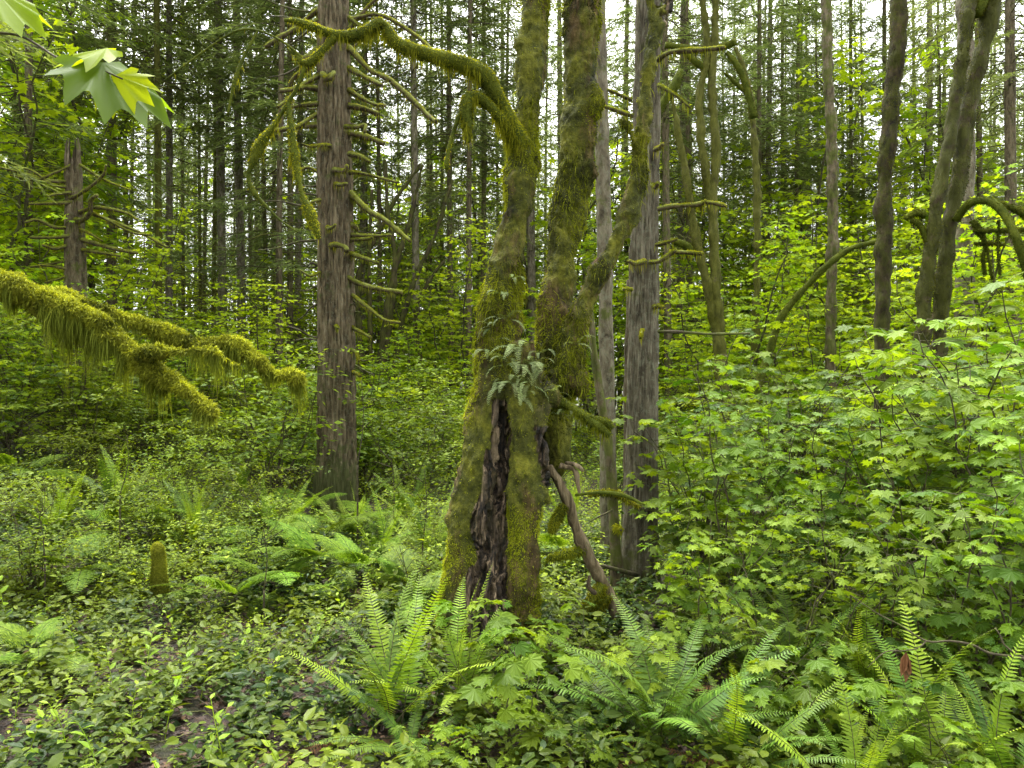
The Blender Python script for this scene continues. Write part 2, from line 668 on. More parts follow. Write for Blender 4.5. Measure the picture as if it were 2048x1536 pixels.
def mossy(mb, co, tr, n, wt, lmin, lmax, wd, hang=.7, var=None, m=0):
    q, nn, ti = scatter(co, tr, n, wt, True)
    dn = np.array([0, 0, -1.])
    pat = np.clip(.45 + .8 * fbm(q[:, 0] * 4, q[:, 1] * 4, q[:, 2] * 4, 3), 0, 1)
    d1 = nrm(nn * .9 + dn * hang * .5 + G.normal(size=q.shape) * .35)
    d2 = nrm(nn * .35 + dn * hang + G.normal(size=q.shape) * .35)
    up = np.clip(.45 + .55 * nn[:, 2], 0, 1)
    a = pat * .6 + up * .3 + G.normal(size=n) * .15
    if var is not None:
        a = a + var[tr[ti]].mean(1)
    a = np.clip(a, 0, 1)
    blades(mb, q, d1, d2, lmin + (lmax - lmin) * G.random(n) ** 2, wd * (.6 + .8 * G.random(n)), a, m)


D0 = 4.6
base = ground_at(985, D0)
split = empty('split_maple', base)
tag(split, 'old moss-covered maple with three stems above a hollow rotten split trunk', 'tree')

stemA = [(1080, -420, 26, 4.6), (1076, -200, 27, 4.6), (1072, -40, 30, 4.6), (1071, 20, 31, 4.6), (1063, 100, 28, 4.6), (1057, 200, 29, 4.6), (1050, 265, 31, 4.6),
         (1043, 330, 31, 4.6), (1035, 400, 31, 4.6), (1018, 500, 34, 4.6), (1010, 560, 37, 4.6), (1000, 640, 44, 4.6), (1000, 700, 46, 4.6)]
stemB = [(1190, -420, 30, 4.85), (1172, -200, 32, 4.85), (1165, -40, 34, 4.85), (1162, 40, 37, 4.85), (1160, 130, 34, 4.85), (1162, 200, 33, 4.84), (1156, 250, 38, 4.82),
         (1150, 300, 33, 4.8), (1147, 350, 37, 4.8), (1137, 420, 37, 4.78), (1124, 500, 33, 4.76), (1118, 560, 34, 4.74), (1109, 640, 31, 4.72), (1103, 710, 34, 4.7), (1085, 790, 40, 4.66)]
stemC = [(1322, 20, 21, 4.5), (1305, 75, 21, 4.5), (1297, 130, 18, 4.5), (1291, 200, 18, 4.5), (1281, 300, 19, 4.5), (1272, 370, 23, 4.5), (1254, 430, 24, 4.5),
         (1230, 490, 22, 4.5), (1203, 540, 27, 4.5), (1176, 595, 28, 4.52), (1160, 645, 30, 4.55), (1143, 700, 38, 4.58), (1120, 760, 44, 4.6), (1085, 810, 34, 4.6)]
colL = [(1000, 690, 44, 4.6), (986, 770, 38, 4.56), (968, 850, 38, 4.53), (958, 930, 39, 4.52), (945, 1000, 42, 4.52), (930, 1100, 43, 4.52), (919, 1200, 44, 4.53), (912, 1300, 50, 4.54), (904, 1350, 62, 4.54)]
colM = [(1025, 740, 50, 4.72), (1012, 840, 46, 4.70), (1000, 950, 48, 4.67), (990, 1100, 52, 4.61), (980, 1200, 54, 4.55), (974, 1300, 58, 4.50), (972, 1350, 66, 4.48)]
colR = [(1030, 690, 44, 4.5), (1046, 780, 33, 4.46), (1051, 860, 31, 4.44), (1052, 940, 36, 4.44), (1050, 1010, 35, 4.44), (1048, 1100, 31, 4.45), (1043, 1200, 31, 4.46), (1040, 1300, 35, 4.46), (1040, 1350, 44, 4.46)]
colB = [(1075, 740, 44, 4.68), (1100, 800, 42, 4.68), (1115, 860, 34, 4.66), (1120, 910, 26, 4.64), (1112, 955, 12, 4.62)]
colK = [(1055, 740, 40, 4.8), (1048, 850, 38, 4.86), (1024, 1000, 46, 4.86), (1015, 1200, 54, 4.84), (1005, 1350, 66, 4.84)]
stub = [(1098, 770, 20, 4.5), (1090, 810, 15, 4.42), (1078, 850, 15, 4.4), (1082, 910, 15, 4.4), (1094, 965, 9, 4.42), (1100, 1000, 3, 4.43)]
knobs = [[(1182, 170, 10, 4.75), (1194, 205, 15, 4.72), (1187, 240, 8, 4.75)], [(1178, 320, 8, 4.72), (1186, 350, 10, 4.72), (1176, 385, 6, 4.74)],
         [(1050, 70, 14, 4.55), (1040, 90, 12, 4.54), (1044, 112, 9, 4.56)], [(1150, 750, 26, 4.52), (1160, 780, 15, 4.5), (1162, 800, 6, 4.5)],
         [(1070, 1000, 22, 4.42), (1095, 985, 12, 4.42), (1100, 1010, 8, 4.43)], [(1095, 780, 14, 4.42), (1106, 790, 16, 4.4), (1118, 815, 8, 4.4)]]
forkC = [[(1318, 40, 18, 4.5), (1336, 5, 13, 4.5), (1352, -60, 11, 4.5), (1372, -220, 9, 4.5)], [(1310, 70, 16, 4.5), (1302, 20, 13, 4.5), (1296, -60, 11, 4.5), (1290, -240, 10, 4.5)],
         [(1270, 290, 12, 4.48), (1262, 268, 7, 4.46), (1245, 240, 6, 4.44), (1232, 246, 4, 4.43), (1222, 262, 2, 4.42)]]
slim = lambda rows, f: [(a_, b_, c_ * (f if b_ < 660 else 1 - (1 - f) * max(0, (760 - b_) / 100)) - 1.5, d_) for a_, b_, c_, d_ in rows]
stemA, stemB, stemC = slim(stemA, 1.04), slim(stemB, 1.0), slim(stemC, .95)
tub = [pxtube(r) for r in (stemA, stemB, stemC, colL, colM, colR, colB, colK, stub)] + [pxtube(r) for r in knobs] + [pxtube(r) for r in forkC]
mb = MB()
for s in tub:
    v_, f_ = tube(s, 18)
    mb.add(v_, f_)
co, nv, tr = voxel(mb, .013, 5)
idx = nearest_mask(co, tub)
wood = np.isin(idx, [4, 7, 8, 15]).astype(float)
# the hollow's edge: some rot reaches onto the left column's inner side
px_of = 1024 + F * co[:, 0] / co[:, 1]
py_of = 768 - F * (co[:, 2] - CH) / co[:, 1]
edge = (idx == 3) & (py_of > 900) & (px_of > 962 - (py_of - 900) * .085 + 30 * pn(co[:, 2] * 5, 3.1, 1.7))
wood[edge] = 1
mid_edge = ((idx == 3) | (idx == 0)) & (py_of > 800) & (py_of <= 900) & (px_of > 985)
wood[mid_edge] = 1
wood[(idx == 8) & (py_of < 850)] = .25
wood[(idx == 7) & (nv[:, 1] > .1)] = 0
wood[(idx == 15)] *= .0 + sst(1310, 1340, px_of[idx == 15])
wood = np.clip(wood + .25 * fbm(co[:, 0] * 14, co[:, 1] * 14, co[:, 2] * 5, 3) * (wood > .1), 0, 1)
ridge = np.abs(fbm(co[:, 0] * 19 + 1.2 * pn(co[:, 0] * 3, co[:, 1] * 3, co[:, 2] * 4), co[:, 1] * 19, co[:, 2] * 1.3, 4))
lump = fbm(co[:, 0] * 5, co[:, 1] * 5, co[:, 2] * 3.2, 3)
fine = fbm(co[:, 0] * 24, co[:, 1] * 24, co[:, 2] * 16, 3)
disp = wood * (-.075 * (1 - np.clip(ridge * 2.4, 0, 1)) + .014 * fine + .010 * lump + .012) + (1 - wood) * (.034 * lump + .016 * fine - .006)
co2 = co + nv * disp[:, None]
mb = MB()
mb.add(co2, tr, wood)
trunk = mb.build('trunk', M['split'], split)
# moss fuzz
mb = MB()
patch = np.clip(.25 + 2.1 * fbm(co2[:, 0] * 2.6, co2[:, 1] * 2.6, co2[:, 2] * 1.5, 4), .03, 1)
stemBm = np.where(np.isin(idx, [1]), .55, 1.0)
wt = (1 - np.clip(wood * 1.6, 0, 1)) * patch * stemBm * np.where(nv[:, 1] > .55, .15, 1)
moss_tone = np.where(np.isin(idx, [3, 5]), .30, -.10) + .5 * fbm(co2[:, 0] * 3.2, co2[:, 1] * 3.2, co2[:, 2] * 2.2 + 5, 3)  # blade tone: lighter on the two mossy columns, darker elsewhere, patchy
moss_tone = np.where(np.isin(idx, [6]), -.30, moss_tone)
mossy(mb, co2, tr, 80000, wt, .007, .024, .0042, .6, moss_tone)
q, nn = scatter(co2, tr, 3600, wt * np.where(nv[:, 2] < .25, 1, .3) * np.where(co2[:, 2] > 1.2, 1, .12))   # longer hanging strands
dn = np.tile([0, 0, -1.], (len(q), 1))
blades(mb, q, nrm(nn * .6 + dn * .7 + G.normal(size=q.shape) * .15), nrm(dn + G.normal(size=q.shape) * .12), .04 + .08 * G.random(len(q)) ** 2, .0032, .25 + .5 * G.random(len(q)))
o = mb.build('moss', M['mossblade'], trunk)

# the arching limb to the left, and its hanging twigs
limb_rows = [
    [(1046, 300, 24, 4.58), (1018, 245, 19, 4.5), (992, 190, 16, 4.45), (970, 152, 17, 4.42), (930, 130, 15, 4.4), (880, 116, 15, 4.38), (830, 101, 13, 4.36), (792, 86, 12, 4.34),
     (776, 62, 10, 4.33), (760, 44, 11, 4.32), (735, 62, 12, 4.3), (700, 72, 10, 4.28), (662, 68, 9, 4.26), (625, 54, 8, 4.24), (592, 42, 7, 4.22), (568, 40, 4, 4.2)],
    [(1020, 262, 15, 4.5), (988, 222, 11, 4.42), (958, 196, 10, 4.38), (938, 194, 11, 4.36), (932, 220, 12, 4.35), (935, 255, 9, 4.35), (938, 285, 3, 4.35)],
    [(932, 200, 4, 4.36), (912, 250, 3.5, 4.36), (897, 300, 4, 4.36), (893, 338, 4, 4.36)],
    [(668, 74, 9, 4.26), (642, 104, 8, 4.25), (612, 128, 7, 4.24), (590, 108, 4, 4.24), (576, 98, 3, 4.24)],
    [(612, 128, 5, 4.24), (594, 175, 3, 4.25), (577, 205, 4, 4.26), (548, 250, 5, 4.28), (520, 290, 10, 4.3), (505, 325, 8, 4.3), (496, 355, 4, 4.3), (506, 382, 7, 4.3), (525, 405, 3, 4.3), (560, 440, 2, 4.3), (596, 465, 1.5, 4.3)],
    [(577, 205, 4, 4.26), (582, 250, 6, 4.24), (592, 330, 7, 4.22), (604, 388, 5, 4.2), (620, 428, 11, 4.2), (630, 455, 8, 4.2), (637, 478, 3, 4.2)],
    [(604, 115, 3, 4.24), (560, 80, 2.5, 4.2), (510, 60, 2.2, 4.2), (465, 65, 2, 4.2), (400, 108, 2, 4.2), (330, 160, 1.2, 4.2)],
    [(515, 62, 2.2, 4.2), (490, 110, 2.5, 4.18), (470, 160, 4, 4.16), (455, 230, 1.5, 4.15)],
    [(1110, 800, 10, 4.42), (1140, 812, 8, 4.38), (1165, 830, 9, 4.36), (1190, 838, 7, 4.35), (1215, 845, 8, 4.35), (1224, 858, 6, 4.35)],
    [(1165, 830, 8, 4.36), (1185, 845, 9, 4.34), (1205, 858, 8, 4.33), (1219, 872, 6, 4.33)],
    [(1150, 990, 3, 4.45), (1200, 985, 3, 4.4), (1245, 990, 4, 4.38), (1290, 1010, 2, 4.36)]]
def orient(co, tr, tubes):
    """outward triangle order is the same for all tubes: flip once if it points inward."""
    n, _ = tri_normals(co, tr)
    c = co[tr].mean(1)
    s = tubes[0]
    k = np.argmin(((c[:50, None] - s[None, :, :3]) ** 2).sum(-1), 1)
    if ((c[:50] - s[k, :3]) * n[:50]).sum() < 0:
        return tr[:, ::-1]
    return tr


for grp in ((0, 1, 2, 3, 4, 5, 6, 7), (8, 9), (10,)):
    mb, mq = MB(), MB()
    for k in grp:
        s_ = pxtube(limb_rows[k], step=.025)
        s_[:, 3] *= 1 + .28 * fbm(s_[:, 0] * 7, s_[:, 1] * 7, s_[:, 2] * 7, 2)
        v_, f_ = tube(s_, 10)
        mb.add(v_, f_)
        bt = orient(v_, np.vstack([f_[0][:, [0, 1, 2]], f_[0][:, [0, 2, 3]], f_[1]]), [s_])
        wt_ = np.r_[np.repeat(np.clip((s_[:, 3] - .008) / .014, .03, 1), 10), [0, 0]]
        area = np.linalg.norm(np.diff(s_[:, :3], axis=0), axis=1).sum() * s_[:, 3].mean() * 6.3
        mossy(mq, v_, bt, int(area * 22000 * wt_.mean()), wt_, .008, .024, .0038, .6)
        q, nn = scatter(v_, bt, int(area * 9000 * wt_.mean()), wt_)
        ok = (nn[:, 2] < -.1) & (fbm(q[:, 0] * 9, q[:, 1] * 9, 2.2, 2) > -.05)
        q, nn = q[ok], nn[ok]
        dn = np.tile([0, 0, -1.], (len(q), 1))
        blades(mq, q, nrm(dn + nn * .3), nrm(dn + G.normal(size=q.shape) * .12), .025 + .075 * G.random(len(q)) ** 2, .004, .2 + .4 * G.random(len(q)))
    limb = mb.build('limb', M['moss'], split)
    mq.build('moss', M['mossblade'], limb)


# ------------------------------------------------------------------ fern fronds
def frond(L=.9, th0=80, th1=15, wid=.085, pairs=42, stalk=.18, pin=.20, seed=0, sag=.15):
    """frond rising along +y/+z from the origin; returns (leaf MB rows, stalk tube rows)."""
    r = np.random.default_rng(seed)
    n = 40
    t = np.linspace(0, 1, n)
    th = np.radians(th0 + (th1 - th0) * t ** 1.4)
    st = L / n
    y = np.cumsum(np.cos(th)) * st
    z = np.cumsum(np.sin(th)) * st
    x = .06 * L * np.sin(t * 2.4 + seed)
    c = np.stack([x, y, z], -1)
    mb = MB()
    rad = .0034 * (1 - .8 * t) * (L / .9) ** .5
    v, f = tube(np.c_[c, rad], 5, False)
    mb.add(v, f, .8, 1)
    tt = stalk + (1 - stalk) * (np.arange(pairs) + .5) / pairs
    k = tt * (n - 1)
    i = np.clip(k.astype(int), 0, n - 2)
    fr = (k - i)[:, None]
    pos = c[i] * (1 - fr) + c[i + 1] * fr
    T = nrm(c[i + 1] - c[i])
    N = np.stack([np.zeros(pairs), -np.sin(th[i]), np.cos(th[i])], -1)
    u = (tt - stalk) / (1 - stalk)
    ln = wid * np.minimum(.55 + u / .22 * .45, 1) * np.clip(1 - u, 0, 1) ** .62 + .006
    PV = np.array([[-.5, 0, 0], [.5, 0, 0], [.62, .35, .0], [-.42, .35, .0], [.32, .75, -.02], [-.28, .75, -.02], [.05, 1, -.05]], float)
    PF = [np.array([[0, 1, 2, 3], [3, 2, 4, 5]]), np.array([[5, 4, 6]])]
    for sgn in (-1, 1):
        d = nrm(np.stack([np.full(pairs, sgn * 1.), np.zeros(pairs), np.zeros(pairs)], -1) + T * (.18 + .35 * u[:, None]) + N * (-sag + .10 * r.normal(size=(pairs, 1))) + .05 * r.normal(size=(pairs, 3)))
        Mx = mats_from(d, N + T * .15, 1.0)
        Mx = Mx * np.stack([np.full(pairs, 1.) * ln * pin * .8 + .002, ln, ln], -1)[:, None, :]
        mb.stamp(PV, PF, Mx, pos, np.clip(.35 + .4 * u + .12 * r.normal(size=pairs), 0, 1))
    return mb


def lace(L=.6, th0=60, th1=-5, wid=.2, pairs=18, stalk=.3, seed=0):
    """soft twice-divided frond (lady fern, bracken)."""
    r = np.random.default_rng(seed)
    n = 30
    t = np.linspace(0, 1, n)
    th = np.radians(th0 + (th1 - th0) * t ** .8)
    c = np.stack([.05 * L * np.sin(2 * t + seed), np.cumsum(np.cos(th)) * L / n, np.cumsum(np.sin(th)) * L / n], -1)
    mb = MB()
    v, f = tube(np.c_[c, .003 * (1 - .85 * t)], 4, False)
    mb.add(v, f, .7, 1)
    tt = stalk + (1 - stalk) * (np.arange(pairs) + .5) / pairs
    k = tt * (n - 1)
    i = np.clip(k.astype(int), 0, n - 2)
    pos = c[i] + (c[i + 1] - c[i]) * (k - i)[:, None]
    T = nrm(c[i + 1] - c[i])
    N = np.stack([np.zeros(pairs), -np.sin(th[i]), np.cos(th[i])], -1)
    u = (tt - stalk) / (1 - stalk)
    ln = wid * np.minimum(.6 + u / .15 * .4, 1) * (1 - u) ** .85 + .01
    for sgn in (-1, 1):
        d = nrm(np.array([sgn * 1., 0, 0]) + T * .35 - N * .12 + .05 * r.normal(size=(pairs, 3)))
        m = 9
        s = (np.arange(m) + .5) / m
        pp = (pos[:, None] + d[:, None] * (ln[:, None] * s[None])[..., None] - N[:, None] * (ln[:, None] * .12 * s[None] ** 2)[..., None]).reshape(-1, 3)
        dd = np.repeat(d, m, 0)
        NN = np.repeat(N, m, 0)
        TT = np.repeat(T, m, 0)
        l2 = (ln[:, None] * .34 * (1 - .75 * s[None])).reshape(-1) + .004
        for q in (-1, 1):
            d3 = nrm(TT * q + dd * .55 + .1 * r.normal(size=dd.shape))
            Mx = mats_from(d3, NN, l2)
            mb.stamp(np.array([[-.16, 0, 0], [.16, 0, 0], [.12, .6, 0], [-.12, .6, 0], [0, 1, -.03]], float), [np.array([[0, 1, 2, 3]]), np.array([[3, 2, 4]])], Mx, pp, np.clip(.5 + .25 * r.normal(size=len(pp)), 0, 1))
    return mb


M['frond_dead'] = leafmat('dead_frond', (.05, .026, .012), (.24, .13, .055), .8, .15, .1)
FM = [M['fern'], M['stem']]
SWD = [frond(.8, 20 - 10 * k, -30, .07, 36, .14, .22, 30 + k).mesh('sword_frond_dead', [M['frond_dead'], M['stem']], False) for k in range(2)]
M['fern_new'] = leafmat('fern_leaf_new', (.10, .19, .014), (.26, .37, .026), .5, .35, .18)
FN = [M['fern_new'], M['stem']]
SW = [frond(.95, 84 - 6 * k, 40 - 12 * k, .098, 44, .16, .20, k).mesh('sword_frond', FM, False) for k in range(5)]
SWN = [frond(.95, 87 - 4 * k, 58 - 14 * k, .090, 40, .14, .22, 20 + k).mesh('sword_frond_new', FN, False) for k in range(3)]
M['lace'] = leafmat('lace_leaf', (.055, .120, .010), (.200, .310, .024), .55, .35, .15, .5)
LC = [lace(.75, 70 - 8 * k, -2 - 9 * k, .20, 20, .28, 40 + k).mesh('lace_frond', [M['lace'], M['stem']], False) for k in range(4)]
LP = [frond(.26, 45 - 15 * k, -55 - 10 * k, .040, 17, .12, .17, 60 + k, .05).mesh('licorice_frond', [M['licorice'], M['stem']], False) for k in range(3)]


def fern(kind, loc, n, size, label, group, px, tilt=(20, 62), new=.4, seed=0, az0=None, azr=pi):
    r = random.Random(seed)
    root = empty(kind, loc)
    for i in range(n):
        az = (2 * pi * i / n + r.uniform(-.3, .3)) if az0 is None else az0 + r.uniform(-azr, azr)
        dead = kind == 'sword_fern' and seed < 200 and i % 6 == 5
        if dead:
            me = SWD[i % 2]
        elif kind == 'sword_fern':
            me = r.choice(SWN) if r.random() < new else r.choice(SW)
        elif kind == 'lady_fern':
            me = r.choice(LC)
        else:
            me = r.choice(LP)
        f = link('frond', me, root)
        s = size * r.uniform(.7, 1.12)
        f.scale = (s, s, s)
        f.rotation_euler = (radians(-r.uniform(*tilt) + 25), r.uniform(-.25, .25), az)
        f.location = (r.uniform(-.03, .03) * size, r.uniform(-.03, .03) * size, 0)
        if dead:
            f['label'] = 'withered brown frond'
            f.rotation_euler = (radians(r.uniform(-5, 12)), 0, az)
    auto(root, label, px, 'fern', group)
    return root


# big sword ferns in front
k = 0
for px, d, n, size, new, lab in ((775, 3.35, 15, .84, .75, 'large fresh upright sword fern'),
                                 (925, 3.55, 13, .72, .8, 'bright sword fern at rotten trunk foot'),
                                 (1320, 3.25, 26, .84, .12, 'broad dark many-fronded sword fern'),
                                 (1480, 3.05, 22, .70, .10, 'dark glossy low sword fern'),
                                 (1565, 3.8, 18, .78, .1, 'dense half-hidden sword fern'),
                                 (1690, 2.75, 14, .62, .5, 'sword fern with unrolling yellow-green fronds'),
                                 (1840, 2.95, 16, .82, .6, 'tall light green sword fern'),
                                 (1990, 2.9, 16, .70, .5, 'sword fern in the bottom right corner'),
                                 (1150, 3.2, 12, .5, .2, 'small dark sword fern under seedlings'),
                                 (830, 3.15, 10, .5, .15, 'low dark sword fern beside fresh one'),
                                 (1745, 3.6, 14, .7, .5, 'sword fern behind the hanging brown leaf'),
                                 (1930, 3.9, 15, .75, .3, 'sword fern among maple stems at far right')):
    g = ground_at(px, d)
    o = fern('sword_fern', g, n, size, lab, 'sword ferns', px, (8, 66), new, 100 + k)
    k += 1
for px, d, n, size in ((700, 7.2, 12, .8), (860, 6.6, 13, .8), (760, 6.2, 11, .75), (820, 8.2, 12, .8), (560, 7.0, 10, .8), (390, 6.6, 11, .75), (1140, 7.5, 11, .7),
                       (1020, 8.6, 11, .8), (480, 8.4, 11, .8), (240, 7.4, 11, .8), (120, 6.3, 11, .75), (905, 5.6, 9, .6)):
    o = fern('sword_fern', ground_at(px, d), n, size, 'distant green sword fern tuft', 'distant sword ferns', px, (10, 60), .75, 200 + k)
    k += 1
for px, d, n, size in ((640, 5.8, 8, 1.0), (560, 5.3, 7, .9), (720, 5.6, 8, .95), (650, 6.7, 8, 1.0), (450, 4.9, 6, .8), (70, 3.9, 7, .62), (820, 5.2, 7, .8), (150, 5.4, 7, .9),
                       (760, 7.6, 8, 1.1), (600, 7.8, 8, 1.1), (1115, 6.2, 7, .8), (30, 7.5, 8, 1.0), (250, 6.6, 8, .9), (520, 6.4, 7, .9), (860, 4.9, 6, .7)):
    g = ground_at(px, d)
    g[2] += .08
    o = fern('lady_fern', g, n, size, 'pale fern with lacy fronds', 'pale lacy ferns', px, (6, 55), .5, 300 + k)
    k += 1
# licorice ferns growing on the maple's crotch
for i, (px, py, d, n, size, a0) in enumerate(((1010, 735, 4.46, 9, .80, pi), (1035, 700, 4.42, 9, .85, pi), (1060, 735, 4.42, 9, .8, pi), (1000, 770, 4.46, 8, .75, pi * 1.1), (1075, 710, 4.46, 7, .65, pi * .8),
                                              (985, 655, 4.48, 7, .55, pi), (1020, 770, 4.4, 8, .8, pi), (1045, 800, 4.38, 6, .6, pi), (970, 700, 4.5, 7, .7, pi * 1.1), (1030, 735, 4.4, 9, .9, pi), (1085, 740, 4.45, 7, .7, pi * .9), (1012, 640, 4.46, 7, .6, pi), (1000, 590, 4.47, 6, .5, pi), (1022, 560, 4.46, 5, .45, pi), (1050, 770, 4.38, 7, .7, pi), (1150, 690, 4.42, 5, .5, pi), (1130, 830, 4.46, 6, .6, pi * .9), (1108, 790, 4.38, 5, .5, pi))):
    fern('licorice_fern', P(px, py, d), max(3, int(n * .85)), size, 'grey-green licorice fern on the mossy maple', 'licorice ferns on the maple', px, (0, 50), 0, 400 + i, a0, 1.35)


# ------------------------------------------------------------------ conifers
def conifer(seed, H=25, r0=.14, dead=(1.2, 11), crown0=9.5, clen=2.6, ndead=70, dlen=1.3, live=7.5, tufts=7, moss=True):
    r = np.random.default_rng(seed)
    z = np.linspace(0, H, int(H / .3) + 1)
    bend = .05 * np.cumsum(r.normal(size=len(z)) * .12)
    bend -= bend[0]
    x = bend * .5 + .10 * np.sin(z * .21 + seed)
    y = .10 * np.sin(z * .17 + seed * 2)
    x, y = x - x[0], y - y[0]
    rad = r0 * (1 - z / H) ** .75 * (1 + .45 * np.exp(-z / .35)) * (1 + .05 * r.normal(size=len(z)))
    s = np.c_[x, y, z, np.maximum(rad, .006)]
    s[0, 2] = -.3
    tm = MB()
    v, f = tube(s, 16)
    tm.add(v, f)

    def at(zz):
        return np.stack([np.interp(zz, z, x), np.interp(zz, z, y), zz], -1), np.interp(zz, z, rad)
    dm = MB()
    for i in range(ndead):
        zz = r.uniform(*dead)
        p, rr = at(np.array(zz))
        a = r.uniform(0, 2 * pi)
        L = dlen * r.uniform(.12, 1) ** 1.3 + rr
        e0, e1 = r.uniform(-.15, .35), r.uniform(-.55, .1)
        m = 7
        t = np.linspace(0, 1, m)
        h = L * t
        pp = np.stack([p[0] + np.cos(a) * h, p[1] + np.sin(a) * h, zz + L * (e0 * t + (e1 - e0 * .5) * t * t)], -1)
        pp[1:] += r.normal(size=(m - 1, 3)) * .018 * L
        tr0 = r.uniform(.007, .014)
        v, f = tube(np.c_[pp, tr0 * (1 - .6 * t) * (1 + .35 * r.random(m))], 5)
        dm.add(v, f, r.random())
        for q in range(r.integers(0, 4)):
            j = r.integers(2, m - 1)
            a2 = a + r.choice([-1, 1]) * r.uniform(.5, 1.1)
            l2 = L * r.uniform(.15, .4)
            p2 = np.stack([pp[j], pp[j] + [cos(a2) * l2 * .5, sin(a2) * l2 * .5, -.05 * l2], pp[j] + [cos(a2) * l2, sin(a2) * l2, -.25 * l2]])
            v, f = tube(np.c_[p2, [.006, .005, .003]], 4, False)
            dm.add(v, f, r.random())
    cm = MB()
    nb = int((H - crown0) * live)
    TP, TD, TL = [], [], []
    for i in range(nb):
        u = (i + r.random()) / nb
        zz = crown0 + (H - crown0) * u ** 1.15
        p, rr = at(np.array(min(zz, H - .1)))
        a = i * 2.4 + r.uniform(-.5, .5)
        L = clen * (1 - u) ** .7 * r.uniform(.55, 1.1) + .25
        m = 9
        t = np.linspace(0, 1, m)
        e0 = r.uniform(-.25, .25)
        ax = np.array([cos(a), sin(a)])
        pp = np.stack([p[0] + ax[0] * L * t, p[1] + ax[1] * L * t, zz + L * (e0 * t - .38 * t * t + .10 * t ** 3)], -1)
        v, f = tube(np.c_[pp, .013 * (1 - .8 * t)], 4, False)
        cm.add(v, f, .3, 1)
        nt_ = int(L * 13)
        tt = r.uniform(.18, 1, nt_)
        kk = tt * (m - 1)
        ii = np.clip(kk.astype(int), 0, m - 2)
        q = pp[ii] + (pp[ii + 1] - pp[ii]) * (kk - ii)[:, None]
        sg = r.choice([-1, 1], nt_)
        aa = a + sg * r.uniform(.5, 1.15, nt_)
        TP.append(q)
        TD.append(np.stack([np.cos(aa), np.sin(aa), r.uniform(-.55, .05, nt_)], -1))
        TL.append((.16 + .26 * L * (1 - tt)) * r.uniform(.6, 1.2, nt_))
    TP, TD, TL = np.concatenate(TP), nrm(np.concatenate(TD)), np.concatenate(TL)
    n = len(TP)
    sd = nrm(np.cross(TD, [0, 0, 1.]))
    tf = (np.arange(tufts) + .5) / tufts
    pos = TP[:, None] + TD[:, None] * (TL[:, None] * tf)[..., None]
    pos[..., 2] -= (TL[:, None] * .25 * tf ** 2)
    d = nrm(TD[:, None] + sd[:, None] * (r.choice([-1, 1], (n, tufts)) * r.uniform(.2, .9, (n, tufts)))[..., None] + r.normal(size=(n, tufts, 3)) * .15)
    Z = np.broadcast_to(np.array([0, 0, 1.]), d.shape) + r.normal(size=d.shape) * .3
    L3 = (TL[:, None] * .34 + .055) * r.uniform(.7, 1.2, (n, tufts))
    Mx = mats_from(d.reshape(-1, 3), Z.reshape(-1, 3), 1.0)
    L3 = L3.reshape(-1)
    Mx = Mx * np.stack([np.full(len(L3), .085) + L3 * .35, L3, L3], -1)[:, None, :]
    cm.stamp(TUFT[0], TUFT[1], Mx, pos.reshape(-1, 3), np.clip(.45 + .25 * r.normal(size=len(L3)), 0, 1))
    return tm, dm, cm


CON = {}
for key, bark, kw in (('grey', 'grey', dict(seed=1, crown0=7.0, ndead=110, dlen=1.6)), ('grey2', 'grey', dict(seed=2, crown0=9, ndead=90, dlen=1.4, clen=3.0)),
                      ('brown', 'brown', dict(seed=3, crown0=7.5, ndead=120, dlen=1.9)), ('brown2', 'brown', dict(seed=4, crown0=5.5, ndead=80, clen=2.6)),
                      ('mossy', 'green', dict(seed=5, crown0=6.5, ndead=130, dlen=2.1, clen=2.6)), ('mossy2', 'green', dict(seed=6, crown0=9, ndead=120, dlen=1.8)),
                      ('hem', 'brown', dict(seed=7, H=20, r0=.11, crown0=3.4, ndead=40, clen=3.0, live=7, dead=(1, 6)))):
    t_, d_, c_ = conifer(**kw)
    CON[key] = (t_.mesh('trunk', M[bark]), d_.mesh('dead_branches', M['twig']), c_.mesh('crown', [M['needle'], M['stem']], False))
LOOK = {'grey': 'grey lichened conifer trunk', 'grey2': 'tall pale grey conifer', 'brown': 'brown conifer with dead twigs',
        'brown2': 'slim brown conifer', 'mossy': 'conifer bristling with mossy twigs', 'mossy2': 'olive mossy conifer trunk',
        'hem': 'feathery hemlock with drooping boughs'}


def plant_conifer(key, px, d, diam, rz=None, label=None, sink=0.0):
    g = ground_at(px, d)
    g[2] -= sink
    root = empty('conifer', g)
    for nm, me in zip(('trunk', 'branchwork', 'crown'), CON[key]):
        link(nm, me, root)
    s = diam / (.28 if key != 'hem' else .22)
    root.scale = (s, s, 1.0 if s < 1.3 else 1.15)
    root.scale[0] = root.scale[1] = s
    root.rotation_euler[2] = RN.uniform(0, 6.28) if rz is None else rz
    # let the crowns keep their spread on slim trees
    for c in root.children:
        if c.name.startswith(('branchwork', 'crown')):
            q = min(1.6, 1 / s)
            c.scale = (max(q, 1) * RN.uniform(.9, 1.1),) * 2 + (1,)
    if label:
        tag(root, label, 'tree', 'conifers of the plantation')
    else:
        auto(root, LOOK[key], px, 'tree', 'conifers of the plantation')
    taken.append((g[0], g[1]))
    return root


taken = [(base[0], base[1])]
